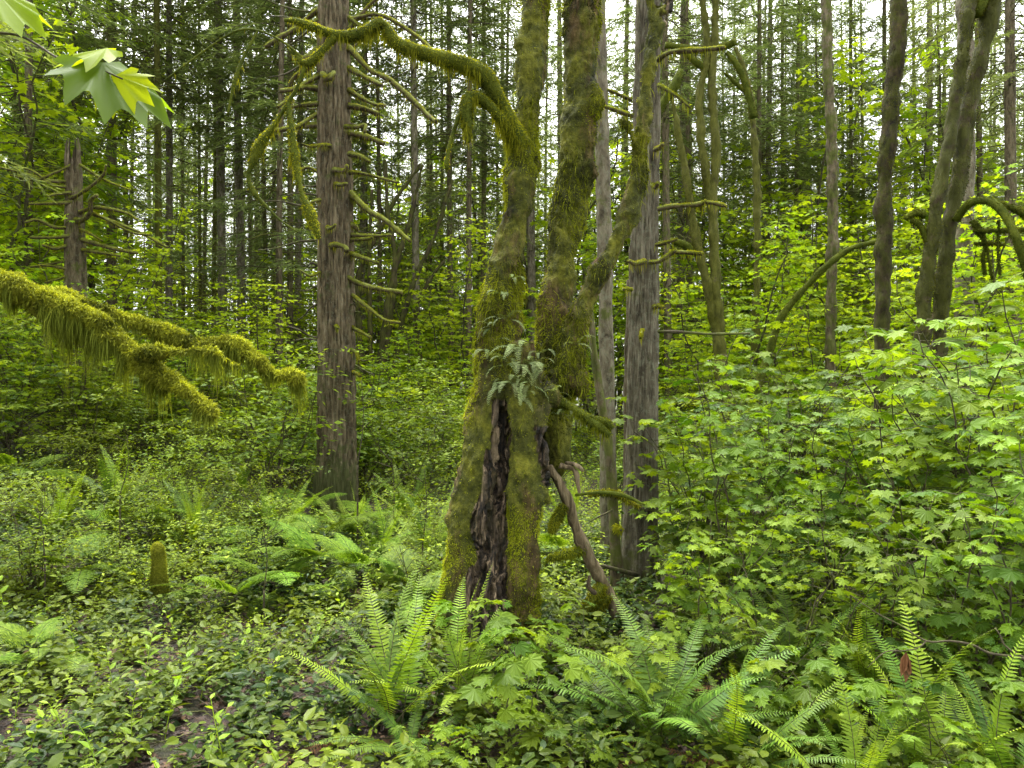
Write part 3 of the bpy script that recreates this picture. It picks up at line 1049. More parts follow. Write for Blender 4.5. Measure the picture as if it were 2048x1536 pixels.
# trunks read off the photograph: kind, pixel x, width in pixels, depth
for key, px, wpx, d in (('brown', 222, 21, 17), ('mossy', 318, 15, 16), ('grey', 336, 15, 18), ('grey', 447, 19, 19), ('grey2', 485, 19, 20), ('mossy2', 425, 10, 20), ('mossy', 402, 8, 24),
                        ('brown', 368, 9, 26), ('brown2', 262, 9, 27), ('brown', 578, 14, 17), ('grey', 597, 15, 19), ('brown2', 182, 11, 24), ('mossy', 75, 14, 17), ('grey', 38, 15, 21),
                        ('grey', 722, 15, 20), ('mossy2', 737, 9, 21), ('grey2', 836, 17, 17), ('brown', 905, 13, 19), ('brown2', 939, 13, 17), ('brown', 961, 12, 20), ('mossy', 880, 8, 25),
                        ('brown', 858, 8, 24), ('grey2', 1066, 20, 20), ('brown', 1340, 18, 17), ('grey', 1357, 17, 21), ('brown2', 1380, 14, 19), ('grey', 1530, 15, 22), ('brown', 1517, 13, 19),
                        ('brown', 1569, 10, 24), ('grey', 1664, 16, 22), ('brown', 1706, 11, 24), ('brown2', 1768, 13, 23), ('grey', 1853, 17, 22), ('brown2', 1836, 10, 27), ('brown', 2036, 25, 15),
                        ('grey2', 1995, 9, 30), ('brown2', 1467, 7, 27), ('mossy', 1405, 9, 24), ('brown', 505, 9, 30), ('grey', 548, 11, 28), ('grey', 300, 9, 33), ('mossy2', 120, 9, 30), ('brown', 640, 14, 24)):
    plant_conifer(key, px, d, wpx / F * d)
# the rest of the plantation further back
tries = 0
far_n = 0
while far_n < 105 and tries < 4000:
    tries += 1
    d = 22 + 40 * RN.random() ** .8
    px = RN.uniform(-120, 2170)
    x = (px - 1024) / F * d
    if min((x - a) ** 2 + (d - b) ** 2 for a, b in taken) < 2.3 ** 2:
        continue
    plant_conifer(RN.choice(['grey', 'grey2', 'brown', 'brown2', 'mossy', 'mossy2', 'grey', 'brown', 'hem']), px, d, RN.uniform(.20, .34))
    far_n += 1
for px, d, diam in ((1600, 26, .18), (1690, 30, .2), (1880, 25, .2), (2080, 20, .2), (-470, 8.2, .24), (250, 24, .2), (150, 36, .2), (220, 44, .2), (300, 40, .2), (350, 46, .2), (470, 42, .2), (590, 45, .2), (680, 40, .2), (790, 44, .2), (900, 42, .2), (1350, 40, .2), (1500, 44, .2), (410, 30, .2), (530, 26, .2), (1000, 30, .2), (1240, 28, .2), (1640, 28, .2), (1880, 26, .2), (60, 13, .16), (560, 15, .15), (760, 19, .14), (1010, 22, .16), (1590, 21, .17), (1730, 26, .18), (1960, 18, .17), (1450, 30, .18)):
    plant_conifer('hem', px, d, diam)


# ------------------------------------------------------------------ two big firs near the camera, each dead branch a part
def big_fir(name, label, px, d, rows, bark, branches, seed, ridge_k=13., ridge_a=.034):
    """rows: (py, half width px) up the trunk; branches: pixel polylines with radius px and depth shift."""
    r = np.random.default_rng(seed)
    g = ground_at(px, d)
    root = empty(name, g)
    tag(root, label, 'tree')
    zs = np.array([CH + (768 - a) / F * d for a, _, _ in rows])
    rs = np.array([b / F * d for _, b, _ in rows])
    xs = np.array([(c - 1024) / F * d for _, _, c in rows])
    o = np.argsort(zs)
    zs, rs, xs = zs[o], rs[o], xs[o]
    n = 120
    z = np.arange(g[2] - .25, zs[-1], .022)
    R0, X0 = np.interp(z, zs, rs), np.interp(z, zs, xs)
    a = np.arange(n) / n * 2 * pi
    A, Z = np.meshgrid(a, z)
    ca, sa = np.cos(A), np.sin(A)
    wz = Z + .12 * pn(ca * 3, sa * 3, Z * 2)
    rid = np.abs(pn(ca * ridge_k * .5 + .5 * pn(ca * 4, sa * 4, Z * 3), sa * ridge_k * .5, wz * 2.4))
    rid2 = np.abs(pn(ca * ridge_k * 1.1, sa * ridge_k * 1.1, wz * 5.5 + 9))
    dsp = ridge_a * (np.clip(rid * 2.4, 0, 1) - .6) + ridge_a * .4 * (np.clip(rid2 * 2.5, 0, 1) - .6) + .012 * pn(ca * 1.5, sa * 1.5, Z * 1.3)
    low = np.clip(1 - (Z - g[2]) / 1.2, 0, 1) ** 2
    dsp = dsp + low * .06 * pn(ca * 2.2, sa * 2.2, 4.4)
    RR = R0[:, None] + dsp
    if name == 'broken_snag':                    # ragged top
        Z = Z + .5 * np.clip((Z - zs[-1] + .35) / .35, 0, 1) * (pn(ca * 2.5, sa * 2.5, .3) - .2)
    V = np.stack([X0[:, None] + RR * ca, d + RR * sa, Z], -1).reshape(-1, 3)
    m = len(z)
    i = np.arange(m - 1)[:, None] * n
    j = np.arange(n)[None]
    kk = (j + 1) % n
    Q = np.stack([i + j, i + kk, i + n + kk, i + n + j], -1).reshape(-1, 4)
    mb = MB()
    mb.add(V, Q, np.clip(.15 + rid * 3.2 * .7 + rid2 * 1.0, 0, 1).reshape(-1))
    mb.build('trunk', M[bark], root)
    for k, (rowsb, kind) in enumerate(branches):
        s = pxtube(rowsb, step=.03)
        s[:, 3] *= 1 + .3 * fbm(s[:, 0] * 9, s[:, 1] * 9, s[:, 2] * 9, 2)
        v, f = tube(s, 8)
        mb = MB()
        mb.add(v, f)
        b = mb.build('branch', M['twig' if kind else 'stem'], root)
        if kind:
            bt = np.vstack([f[0][:, [0, 1, 2]], f[0][:, [0, 2, 3]], f[1]])
            bt = orient(v, bt, [s])
            mq = MB()
            L = len(s) * .03
            T_, U_, W_ = frames(s[:, :3])
            ang = np.arange(8) / 8 * 2 * pi
            nzv = (np.cos(ang)[None, :, None] * U_[:, None] + np.sin(ang)[None, :, None] * W_[:, None])[..., 2].reshape(-1)
            wv = np.r_[np.clip(.35 + nzv, .02, 1) * np.clip(.5 + 1.2 * fbm(v[:-2, 0] * 7, v[:-2, 1] * 7, v[:-2, 2] * 7, 2), .02, 1), [.1, .1]]
            mossy(mq, v, bt, int(250 + 1100 * L), wv, .006, .018, .004, .5)
            q, nn = scatter(v, bt, int(160 * L) + 10)
            ok = nn[:, 2] < 0
            q = q[ok]
            dn = np.tile([0, 0, -1.], (len(q), 1))
            blades(mq, q, dn, nrm(dn + G.normal(size=q.shape) * .15), .03 + .05 * G.random(len(q)), .004, .6)
            mq.build('moss', M['mossblade'], b)
    return root


FD = 8.6
br = []
r_ = random.Random(4)
# (start px offset side, py, dx, dy, radius) read off the photograph, right side then left
for x0, y0, pts, rad in ((698, 35, [(735, 62), (745, 45)], 5), (698, 95, [(740, 140), (780, 160), (830, 205), (860, 235), (873, 243)], 6), (696, 135, [(722, 150), (764, 171)], 6), (698, 180, [(740, 205), (770, 212)], 5), (696, 212, [(730, 218), (757, 229)], 7),
                         (690, 254, [(715, 254), (731, 250), (728, 265)], 5), (697, 265, [(735, 275), (769, 288)], 7), (698, 308, [(720, 313), (740, 324)], 6), (700, 345, [(730, 348), (795, 365)], 4), (700, 385, [(735, 420), (770, 440), (800, 465), (820, 482)], 6),
                         (700, 390, [(720, 405), (735, 420)], 6), (700, 448, [(712, 455), (714, 461)], 6), (702, 470, [(750, 472), (782, 470)], 4), (702, 480, [(735, 478), (745, 475)], 4), (702, 508, [(725, 515), (756, 526)], 5),
                         (690, 552, [(720, 568), (760, 578), (805, 585)], 6), (704, 590, [(740, 618), (770, 640), (800, 645)], 4), (704, 655, [(718, 662), (742, 675)], 4), (706, 745, [(715, 748), (720, 752)], 4), (700, 40, [(760, 30), (830, 70), (875, 110)], 5),
                         (698, 60, [(730, 20), (760, -10)], 5), (700, 700, [(712, 705), (718, 722)], 4),
                         (640, 42, [(600, 55), (560, 75), (530, 95)], 6), (638, 20, [(610, 40), (580, 60)], 5), (640, 120, [(610, 140), (585, 160), (578, 185)], 6), (640, 95, [(615, 115), (590, 118)], 6), (638, 178, [(610, 175), (590, 178), (560, 182)], 6),
                         (638, 208, [(610, 210), (580, 214), (565, 205)], 5), (640, 250, [(605, 252), (560, 260), (540, 258)], 6), (638, 225, [(600, 250), (580, 262)], 4), (640, 150, [(605, 170), (580, 195), (555, 215)], 5), (640, 290, [(620, 293), (603, 287)], 3),
                         (660, 292, [(650, 290), (640, 292)], 5), (668, 340, [(690, 342), (694, 330)], 6), (670, 368, [(682, 370), (694, 367)], 4), (655, 455, [(662, 457), (672, 449)], 4), (662, 492, [(675, 490), (692, 496), (693, 503)], 6), (640, 400, [(622, 405), (600, 420)], 4),
                         (672, 652, [(675, 655), (676, 657)], 4), (640, 545, [(620, 552), (600, 540)], 3), (636, 345, [(615, 335), (590, 350)], 3), (645, 148, [(655, 158), (668, 145), (660, 160)], 6)):
    inside = 636 < x0 < 700 and (abs(pts[-1][0] - x0) < 45)
    dd = FD - (.26 if inside else .06)
    k = r_.uniform(-.5, .15)
    n = len(pts)
    rows = [(x0, y0, rad * 1.05, dd + (.0 if not inside else .06))] + [(a, b, rad * (1 - .35 * (i + 1) / n) * (.85 + .3 * r_.random()), dd + (k if not inside else -.12) * (i + 1) / n) for i, (a, b) in enumerate(pts)]
    br.append((rows, True))
for k_ in range(34):
    sd_ = r_.choice([-1, 1])
    y0 = r_.uniform(-10, 760)
    x0 = 666 + sd_ * 30
    L_ = r_.uniform(25, 130) * (1 if y0 < 500 else .5)
    an = r_.uniform(-.35, .75)
    pts = [(x0 + sd_ * L_ * f_ * math.cos(an) , y0 + L_ * f_ * math.sin(an) + r_.uniform(-5, 5)) for f_ in (.33, .66, 1.0)]
    br.append(([(x0, y0, 2.2, FD)] + [(a, b, 2.0 - .5 * i_, FD + r_.uniform(-.3, .3) * (i_ + 1) / 3) for i_, (a, b) in enumerate(pts)], False))
rows = [(-420, 25, 648), (-200, 27, 655), (0, 29, 666), (200, 31, 668), (400, 33, 670), (600, 35, 672), (800, 36, 673), (900, 37, 673), (980, 39, 672), (1030, 44, 671), (1070, 50, 671), (1120, 58, 671)]
big_fir('big_fir', 'big straight fir with deeply furrowed bark and many mossy broken branch stubs', 670, FD, rows, 'fir', br, 21)

GD = 5.75
br = []
for x0, y0, pts, rad in ((1316, 418, [(1350, 412), (1390, 410), (1410, 405), (1435, 408), (1452, 413)], 5), (1405, 420, [(1402, 408), (1412, 402)], 4), (1300, 525, [(1320, 522), (1345, 505), (1352, 500)], 5), (1340, 505, [(1370, 505), (1405, 508)], 5),
                         (1290, 522, [(1270, 528), (1258, 522)], 5), (1312, 490, [(1335, 485), (1355, 478)], 4), (1308, 615, [(1318, 612), (1325, 616)], 5), (1262, 580, [(1252, 577), (1248, 579)], 4), (1316, 663, [(1360, 664), (1420, 668), (1500, 667)], 3.5),
                         (1264, 232, [(1235, 222), (1205, 212)], 5), (1262, 200, [(1240, 190), (1215, 180)], 4), (1285, 660, [(1282, 668), (1281, 677)], 3), (1310, 300, [(1320, 295), (1326, 288)], 5), (1304, 370, [(1312, 375), (1316, 366)], 5), (1316, 120, [(1340, 105), (1400, 100), (1450, 95)], 6),
                         (1316, 170, [(1350, 190), (1380, 215)], 4)):
    n = len(pts)
    rows_ = [(x0, y0, rad, GD - .15)] + [(a, b, rad * (1 - .3 * (i + 1) / n), GD - .2 - .1 * (i + 1) / n) for i, (a, b) in enumerate(pts)]
    br.append((rows_, x0 != 1316 or y0 != 663))
rows = [(-420, 20, 1300), (-100, 22, 1297), (100, 23, 1295), (300, 25, 1292), (500, 27, 1288), (700, 29, 1286), (900, 30, 1284), (1000, 31, 1283), (1100, 32, 1283), (1180, 36, 1284), (1230, 44, 1285)]
big_fir('grey_fir', 'pale grey fir standing behind and right of the split maple', 1285, GD, rows, 'greyfir', br, 22, 17., .018)


# slimmer trunks beside the grey fir
def simple_trunk(name, label, rows, bark, step=.08, n=20, cat='tree', extra=()):
    s = pxtube(rows, step=step)
    g = ground_at(rows[-1][0], rows[-1][3])
    root = empty(name, g)
    tag(root, label, cat)
    s[:, 3] *= 1 + .10 * fbm(s[:, 0] * 3, s[:, 1] * 3, s[:, 2] * 3, 3)
    mb = MB()
    v, f = tube(s, n)
    r = np.random.default_rng(int(rows[0][0]) % 997)
    v = v + .012 * np.stack([fbm(v[:, 0] * 9, v[:, 1] * 9, v[:, 2] * 4, 3)] * 3, -1) * np.array([1, 1, 0])
    mb.add(v, f)
    t = mb.build('trunk', M[bark], root)
    for rws, bk in extra:
        q = pxtube(rws, step=.05)
        q[:, 3] *= 1 + .2 * fbm(q[:, 0] * 6, q[:, 1] * 6, q[:, 2] * 6, 2)
        m2 = MB()
        m2.add(*tube(q, 8))
        b = m2.build('limb', M[bk], root)
        if bk in ('maplebark_shaded', 'twig', 'moss'):
            vv = tube(q, 8)
            bt = orient(vv[0], np.vstack([vv[1][0][:, [0, 1, 2]], vv[1][0][:, [0, 2, 3]]]), [q])
            mq = MB()
            mossy(mq, vv[0], bt, int(500 + 700 * len(q) * .05), None, .012, .05, .006, .8)
            mq.build('moss', M['mossblade'], b)
    return root, t, (v, f, s)


simple_trunk('slim_fir', 'slim grey fir leaning slightly, just left of the grey fir', [(1196, -300, 13, 6.79), (1198, 60, 14, 6.79), (1202, 200, 14, 6.79), (1207, 400, 15, 6.79), (1211, 600, 15, 6.79), (1213, 700, 16, 6.79), (1216, 900, 17, 6.79), (1218, 1050, 18, 6.79), (1222, 1150, 20, 6.79)], 'grey')
simple_trunk('slim_fir', 'mossy brown slim trunk crossing in front of the slim grey fir', [(1178, 610, 6, 5.44), (1195, 760, 8, 5.44), (1212, 860, 10, 5.44), (1222, 950, 10, 5.44), (1228, 1050, 11, 5.44), (1232, 1120, 12, 5.44), (1236, 1190, 15, 5.44)], 'brown',
             extra=[([(1225, 985, 4, 5.36), (1200, 985, 4, 5.29), (1175, 988, 3, 5.29)], 'twig'), ([(1230, 985, 5, 5.36), (1255, 1000, 4, 5.29), (1280, 1015, 2, 5.29)], 'twig'), ([(1225, 1020, 2, 5.36), (1195, 1035, 1.5, 5.29), (1178, 1045, 1, 5.29)], 'stem'), ([(1232, 1055, 4, 5.36), (1242, 1060, 3, 5.29)], 'twig')])
simple_trunk('slim_fir', 'dark thin trunk squeezed between slim fir and grey fir', [(1262, 560, 10, 6.19), (1260, 800, 11, 6.19), (1256, 1000, 11, 6.19), (1253, 1100, 12, 6.19), (1252, 1170, 15, 6.19)], 'fir')
simple_trunk('broken_branch', 'bare broken branch lying across the feet of the grey fir trunks', [(1195, 1128, 3, 5.29), (1230, 1138, 4, 5.29), (1275, 1150, 5, 5.44)], 'stem', cat='branch')


# ------------------------------------------------------------------ mossy maples on the right and in the middle distance
def mossy_tree(name, label, trunks, limbs, bark='maplebark_shaded', nm=9000):
    root = empty(name, ground_at(trunks[0][-1][0], trunks[0][-1][3]))
    tag(root, label, 'tree')
    mb = MB()
    tub = []
    for rws in trunks:
        s = pxtube(rws, step=.05)
        s[:, 3] *= .86 * (1 + .16 * fbm(s[:, 0] * 2.5, s[:, 1] * 2.5, s[:, 2] * 2.5, 3))
        v, f = tube(s, 22)
        cc = np.stack([np.interp(v[:, 2], s[::-1, 2], s[::-1, i]) for i in range(2)], -1)
        rd = np.c_[nrm(v[:, :2] - cc), np.zeros(len(v))]
        v = v + (.030 * fbm(v[:, 0] * 6, v[:, 1] * 6, v[:, 2] * 4, 3) + .012 * fbm(v[:, 0] * 20, v[:, 1] * 20, v[:, 2] * 7, 2))[:, None] * rd
        mb.add(v, f)
        tub.append((s, v, f))
    t = mb.build('trunk', M[bark], root)
    mq = MB()
    for s, v, f in tub:
        bt = orient(v, np.vstack([f[0][:, [0, 1, 2]], f[0][:, [0, 2, 3]]]), [s])
        wt = np.clip(.35 + 1.2 * fbm(v[:, 0] * 2, v[:, 1] * 2, v[:, 2] * 1.3, 3), .02, 1)
        mossy(mq, v, bt, nm, wt, .008, .030, .005, .7)
    mq.build('moss', M['mossshaded'], t)
    for rws in limbs:
        s = pxtube(rws, step=.05)
        s[:, 3] *= 1 + .25 * fbm(s[:, 0] * 7, s[:, 1] * 7, s[:, 2] * 7, 2)
        v, f = tube(s, 8)
        m2 = MB()
        m2.add(v, f)
        b = m2.build('limb', M['moss'], root)
        bt = orient(v, np.vstack([f[0][:, [0, 1, 2]], f[0][:, [0, 2, 3]]]), [s])
        m3 = MB()
        mossy(m3, v, bt, int(400 + 1100 * len(s) * .05), None, .008, .04, .005, .9)
        m3.build('moss', M['mossshaded'], b)
    return root


T = 8.2
mossy_tree('straight_maple', 'single dark mossy maple trunk, nearly straight, standing among saplings at right', [[(1810, -300, 17, T), (1800, -60, 18, T), (1796, 60, 18, T), (1790, 130, 17, T), (1782, 220, 18, T), (1774, 300, 18, T), (1768, 400, 17, T), (1768, 480, 18, T), (1765, 560, 17, T), (1764, 700, 18, T), (1762, 850, 19, T), (1761, 1000, 20, T), (1760, 1160, 24, T)]],
           [[(1765, 480, 5, T + 1.6), (1700, 498, 5.5, T + 1.7), (1650, 535, 6, T + 1.8), (1620, 565, 6, T + 1.9), (1590, 598, 6.5, T + 2), (1560, 640, 7, T + 2.1), (1540, 700, 7, T + 2.2), (1520, 760, 8, T + 2.2), (1505, 860, 9, T + 2.3), (1500, 1000, 11, T + 2.3)]])
T = 7.6
mossy_tree('double_maple', 'dark mossy maple with two close leaning stems at right', [
    [(2050, -300, 18, T), (1995, -60, 18, T), (1975, 60, 18, T), (1955, 140, 19, T), (1935, 220, 18, T), (1920, 330, 17, T), (1905, 420, 17, T), (1893, 500, 16, T), (1884, 600, 16, T), (1876, 700, 16, T), (1862, 800, 18, T), (1858, 900, 20, T), (1855, 1000, 22, T), (1850, 1160, 30, T)],
    [(1980, -250, 12, T - .1), (1948, -60, 13, T - .1), (1935, 40, 13, T - .1), (1922, 130, 13, T - .1), (1908, 220, 13, T - .1), (1890, 330, 14, T - .1), (1872, 420, 15, T - .1), (1861, 500, 16, T - .1), (1850, 600, 17, T - .1), (1842, 700, 18, T - .1), (1834, 800, 20, T - .1), (1825, 900, 21, T - .1), (1818, 1000, 22, T - .1), (1812, 1160, 30, T - .1)]],
    [[(1850, 430, 6, T - .1), (1830, 425, 6, T - .1), (1810, 437, 5, T - .1)], [(1858, 490, 7, T - .1), (1840, 450, 6, T - .1), (1822, 440, 5, T - .1)], [(1950, 30, 14, T - .05), (1962, -10, 16, T - .05), (1968, -60, 8, T - .05)],
     [(1912, 440, 9, T - .1), (1930, 415, 8, T - .2), (1950, 402, 8, T - .3), (1985, 405, 8, T - .4), (2010, 430, 8, T - .5), (2030, 470, 8, T - .6), (2048, 520, 8, T - .6), (2060, 580, 6, T - .6)],
     [(1990, 408, 7, T - .4), (2030, 418, 7, T - .4), (2070, 440, 7, T - .4)], [(1945, 440, 5, T - .2), (1960, 465, 6, T - .2), (1972, 490, 3, T - .2), (1985, 560, 2, T - .2)], [(1945, 460, 4, T - .2), (2000, 461, 5, T - .3), (2070, 458, 5, T - .3)],
     [(1948, 487, 2.5, T - .2), (1985, 487, 2.5, T - .2), (2010, 490, 2, T - .2)], [(1970, 490, 2, T - .2), (1966, 520, 3, T - .2), (1970, 550, 2, T - .2)], [(1998, 440, 2.5, T - .3), (1996, 500, 2, T - .3), (2000, 550, 1.5, T - .3)]])
T = 11
mossy_tree('forked_maple', 'slender mossy maple forking into two upright stems right of the grey fir', [
    [(1432, -200, 8, T), (1432, 0, 8, T), (1428, 80, 9, T), (1425, 180, 9, T), (1430, 260, 10, T), (1432, 330, 11, T), (1424, 400, 12, T), (1428, 500, 12, T), (1433, 600, 13, T), (1440, 700, 15, T), (1445, 800, 17, T), (1448, 900, 18, T), (1450, 1010, 22, T)],
    [(1385, -200, 7, T), (1398, -40, 7, T), (1412, 60, 8, T), (1415, 110, 8, T), (1402, 170, 8, T), (1400, 230, 9, T), (1404, 300, 9, T), (1415, 360, 10, T), (1422, 400, 9, T)],
    [(1340, 180, 6, T), (1356, 260, 7, T), (1370, 340, 8, T), (1382, 420, 9, T), (1392, 480, 10, T), (1408, 540, 11, T), (1425, 620, 11, T), (1438, 700, 12, T)]],
    [[(1425, 100, 5, T), (1395, 100, 7, T), (1360, 95, 7, T), (1330, 90, 6, T)], [(1425, 100, 6, T), (1448, 92, 7, T), (1468, 84, 6, T), (1468, 78, 3, T)], [(1410, 140, 6, T), (1385, 118, 6, T), (1370, 105, 4, T)], [(1452, 105, 4, T), (1480, 140, 6, T), (1500, 200, 7, T), (1508, 235, 8, T)],
     [(1315, 230, 9, T - 2), (1330, 200, 8, T - 2), (1350, 170, 10, T - 2), (1362, 140, 6, T - 2)], [(1340, 480, 6, T), (1370, 490, 7, T), (1395, 510, 6, T)]], 'green', 5000)
T = 13
mossy_tree('forked_maple', 'dark thin maple stem beside a pale conifer, bent at the top', [[(1470, 95, 5, T), (1490, 150, 6, T), (1503, 210, 7, T), (1510, 300, 7, T), (1514, 400, 8, T), (1515, 500, 8, T), (1512, 620, 9, T), (1508, 760, 10, T), (1505, 900, 11, T), (1503, 1000, 14, T)]], [[(1500, 190, 5, T), (1475, 170, 4, T), (1450, 145, 3, T)]], 'green', 3000)
T = 11.5
mossy_tree('dark_maple', 'dark straight trunk with lichen patches, between forked maple and straight mossy trunk', [[(1650, -300, 9, T), (1653, 0, 10, T), (1656, 150, 11, T), (1664, 300, 12, T), (1665, 450, 12, T), (1662, 600, 12, T), (1660, 750, 13, T), (1657, 850, 14, T), (1654, 980, 17, T)]], [], 'brown', 600)
T = 10.4
mossy_tree('grey_fir', 'thick pale grey fir directly behind the double maple', [[(1925, -300, 14, T), (1928, 0, 15, T), (1931, 250, 18, T), (1930, 450, 20, T), (1930, 650, 21, T), (1931, 850, 23, T), (1932, 1040, 28, T)]], [], 'grey', 300)
# the dark clump of leaning maple stems between the big fir and the split maple
T = 15
mossy_tree('dark_maple', 'clump of dark leaning maple stems between the big fir and split maple', [
    [(845, 330, 4, T), (820, 440, 5, T), (795, 520, 6, T), (778, 600, 8, T), (765, 700, 9, T), (752, 800, 10, T), (740, 905, 14, T)], [(842, 330, 4, T + .3), (790, 400, 5, T + .3), (755, 470, 5, T + .2), (728, 520, 5, T + .2), (715, 580, 6, T + .2), (725, 750, 8, T + .1), (735, 905, 10, T + .1)],
    [(770, 320, 4, T), (775, 420, 5, T), (790, 520, 5, T), (782, 620, 7, T), (768, 740, 8, T), (750, 905, 11, T)], [(905, 360, 3, T), (870, 470, 4, T), (838, 540, 5, T), (810, 620, 6, T), (790, 720, 7, T), (768, 840, 8, T), (755, 905, 9, T)],
    [(890, 520, 3, T), (860, 560, 4, T), (832, 620, 4, T), (838, 700, 5, T), (852, 800, 5, T), (858, 905, 6, T)], [(745, 380, 3, T), (738, 500, 4, T), (740, 640, 6, T), (742, 780, 7, T), (744, 905, 9, T)]], [], 'maplebark_shaded', 400)

# broken snag at left with dead branches
br = []
SD = 10.5
for x0, y0, pts, rad in ((150, 385, [(115, 388), (95, 392)], 4), (150, 405, [(100, 407), (58, 408)], 4), (135, 400, [(165, 385), (205, 352), (212, 330)], 4), (160, 425, [(190, 415), (250, 425), (275, 440)], 4), (140, 455, [(110, 455), (75, 440), (50, 445)], 4), (150, 470, [(110, 475), (60, 475)], 4),
                         (165, 480, [(200, 490), (240, 500), (275, 506)], 5), (165, 500, [(200, 505), (240, 512)], 4), (140, 520, [(100, 528), (60, 534)], 3), (140, 540, [(110, 533), (80, 530)], 4), (140, 550, [(110, 560), (90, 565)], 3), (145, 330, [(110, 345), (70, 360), (20, 350)], 3), (160, 330, [(210, 360), (260, 380)], 3),
                         (150, 440, [(165, 440), (180, 425), (182, 400), (195, 390)], 6), (180, 425, [(230, 445), (280, 465), (335, 495)], 4), (180, 422, [(215, 440), (265, 465), (300, 470)], 3), (140, 490, [(110, 497), (85, 490)], 4), (160, 458, [(185, 470), (205, 482)], 3), (140, 365, [(90, 360), (40, 345), (-20, 330)], 4),
                         (140, 375, [(105, 370), (70, 345), (30, 330)], 3)):
    n = len(pts)
    br.append(([(x0, y0, rad, SD - .05)] + [(a, b, rad * (1 - .4 * (i + 1) / n), SD - .1 - .25 * (i + 1) / n) for i, (a, b) in enumerate(pts)], True))
rows = [(298, 10, 146), (312, 14, 146), (340, 15, 147), (420, 16, 148), (500, 18, 150), (580, 20, 151), (700, 22, 151), (800, 25, 151), (900, 30, 151)]
big_fir('broken_snag', 'broken-topped dead snag with ragged mossy dead branches at left', 151, SD, rows, 'brown', br, 23, 12., .018)

# the dead branch leaning against the split maple
lean = empty('leaning_branch', ground_at(1245, 4.75))
tag(lean, 'bare dead branch propped against the right side of the split maple', 'branch')
mb = MB()
for rws in ([(1100, 930, 6, 4.5), (1118, 965, 10, 4.52), (1135, 1000, 11, 4.55), (1152, 1055, 11, 4.6), (1172, 1105, 13, 4.63), (1195, 1145, 13, 4.66), (1212, 1180, 12, 4.7), (1234, 1232, 12, 4.72), (1250, 1290, 12, 4.75)], [(1180, 1150, 3, 4.62), (1178, 1175, 4, 4.6), (1192, 1190, 4, 4.6)],
            [(1132, 925, 3, 4.55), (1150, 930, 5, 4.5), (1165, 945, 3, 4.5)], [(1120, 930, 5, 4.52), (1150, 945, 4, 4.5), (1160, 990, 3, 4.5)]):
    s = pxtube(rws, step=.02)
    v, f = tube(s, 12)
    v = v + .010 * fbm(v[:, 0] * 22, v[:, 1] * 22, v[:, 2] * 7, 3)[:, None]
    mb.add(v, f)
M['lean'] = barkmat('bare_branch_wood', (.03, .021, .011), (.13, .098, .054), (.27, .21, .125), .15, 26, .12, .1, 1.0)
lt_ = mb.build('stem', M['lean'], lean)
for rws in ([(1168, 1100, 8, 4.62), (1140, 1107, 8, 4.58), (1110, 1114, 6, 4.56), (1096, 1119, 5, 4.55)], [(1128, 1010, 7, 4.54), (1118, 1030, 9, 4.52), (1106, 1052, 8, 4.5), (1103, 1066, 3, 4.5)], [(1205, 1170, 11, 4.66), (1185, 1200, 12, 4.62), (1165, 1232, 10, 4.6)], [(1215, 1190, 9, 4.68), (1195, 1225, 10, 4.66), (1185, 1265, 9, 4.64)]):
    s = pxtube(rws, step=.02)
    v, f = tube(s, 10)
    m2 = MB()
    m2.add(v, f)
    b = m2.build('side_branch', M['moss'], lean)
    bt = orient(v, np.vstack([f[0][:, [0, 1, 2]], f[0][:, [0, 2, 3]], f[1]]), [s])
    m3 = MB()
    mossy(m3, v, bt, 1500, None, .008, .04, .004, .8)
    m3.build('moss', M['mossblade'], b)

# small mossy stump
st = empty('mossy_stump', ground_at(316, 4.9))
tag(st, 'small moss-covered post-like stump rising from the undergrowth at left', 'stump')
s = pxtube([(316, 1086, 5, 4.9), (315, 1096, 11, 4.9), (318, 1120, 12, 4.9), (318, 1150, 14, 4.9), (320, 1185, 16, 4.9)], step=.015)
v, f = tube(s, 14)
m2 = MB()
m2.add(v, f)
b = m2.build('stem', M['mossy'], st)
bt = orient(v, np.vstack([f[0][:, [0, 1, 2]], f[0][:, [0, 2, 3]], f[1]]), [s])
m3 = MB()
mossy(m3, v, bt, 5000, None, .006, .02, .004, .3)
m3.build('moss', M['mossbladey'], b)

# ------------------------------------------------------------------ the big moss-draped branch reaching in from the left
B = 2.5
nb = empty('mossy_branch', (-3.35, 2.2, float(gz(-3.35, 2.2))))
tag(nb, 'thick moss-draped branch reaching in from the left edge with hanging moss beards', 'branch')
rowsF = [(-760, 480, 30, 2.3), (-420, 500, 30, 2.35), (-150, 535, 30, 2.4), (0, 565, 30, 2.42), (60, 600, 40, 2.44), (120, 615, 32, 2.45), (180, 645, 30, 2.46), (240, 690, 31, 2.46), (285, 728, 32, 2.46), (330, 762, 26, 2.44), (370, 785, 22, 2.42), (405, 810, 16, 2.4), (435, 834, 6, 2.38)]
rowsK = [(60, 590, 26, 2.5), (140, 604, 20, 2.62), (200, 622, 22, 2.7), (270, 650, 22, 2.75), (340, 675, 22, 2.8), (410, 692, 20, 2.82), (470, 690, 24, 2.84), (510, 722, 20, 2.86), (550, 748, 16, 2.88), (585, 752, 15, 2.9), (606, 775, 6, 2.9)]
rowsM = [(270, 715, 24, 2.46), (300, 706, 20, 2.42), (340, 705, 12, 2.4), (380, 698, 13, 2.38), (420, 704, 14, 2.36), (450, 716, 10, 2.34), (472, 728, 4, 2.32)]
tt_ = [pxtube(q, step=.02) for q in (rowsF, rowsK, rowsM)]
tt_.append(spl(np.array([[-3.35, 2.2, -.3, .34], [-3.35, 2.2, 1, .26], [-3.3, 2.2, 2.1, .25], [-3.35, 2.2, 4, .22], [-3.4, 2.2, 7, .18]]), .08))
mb = MB()
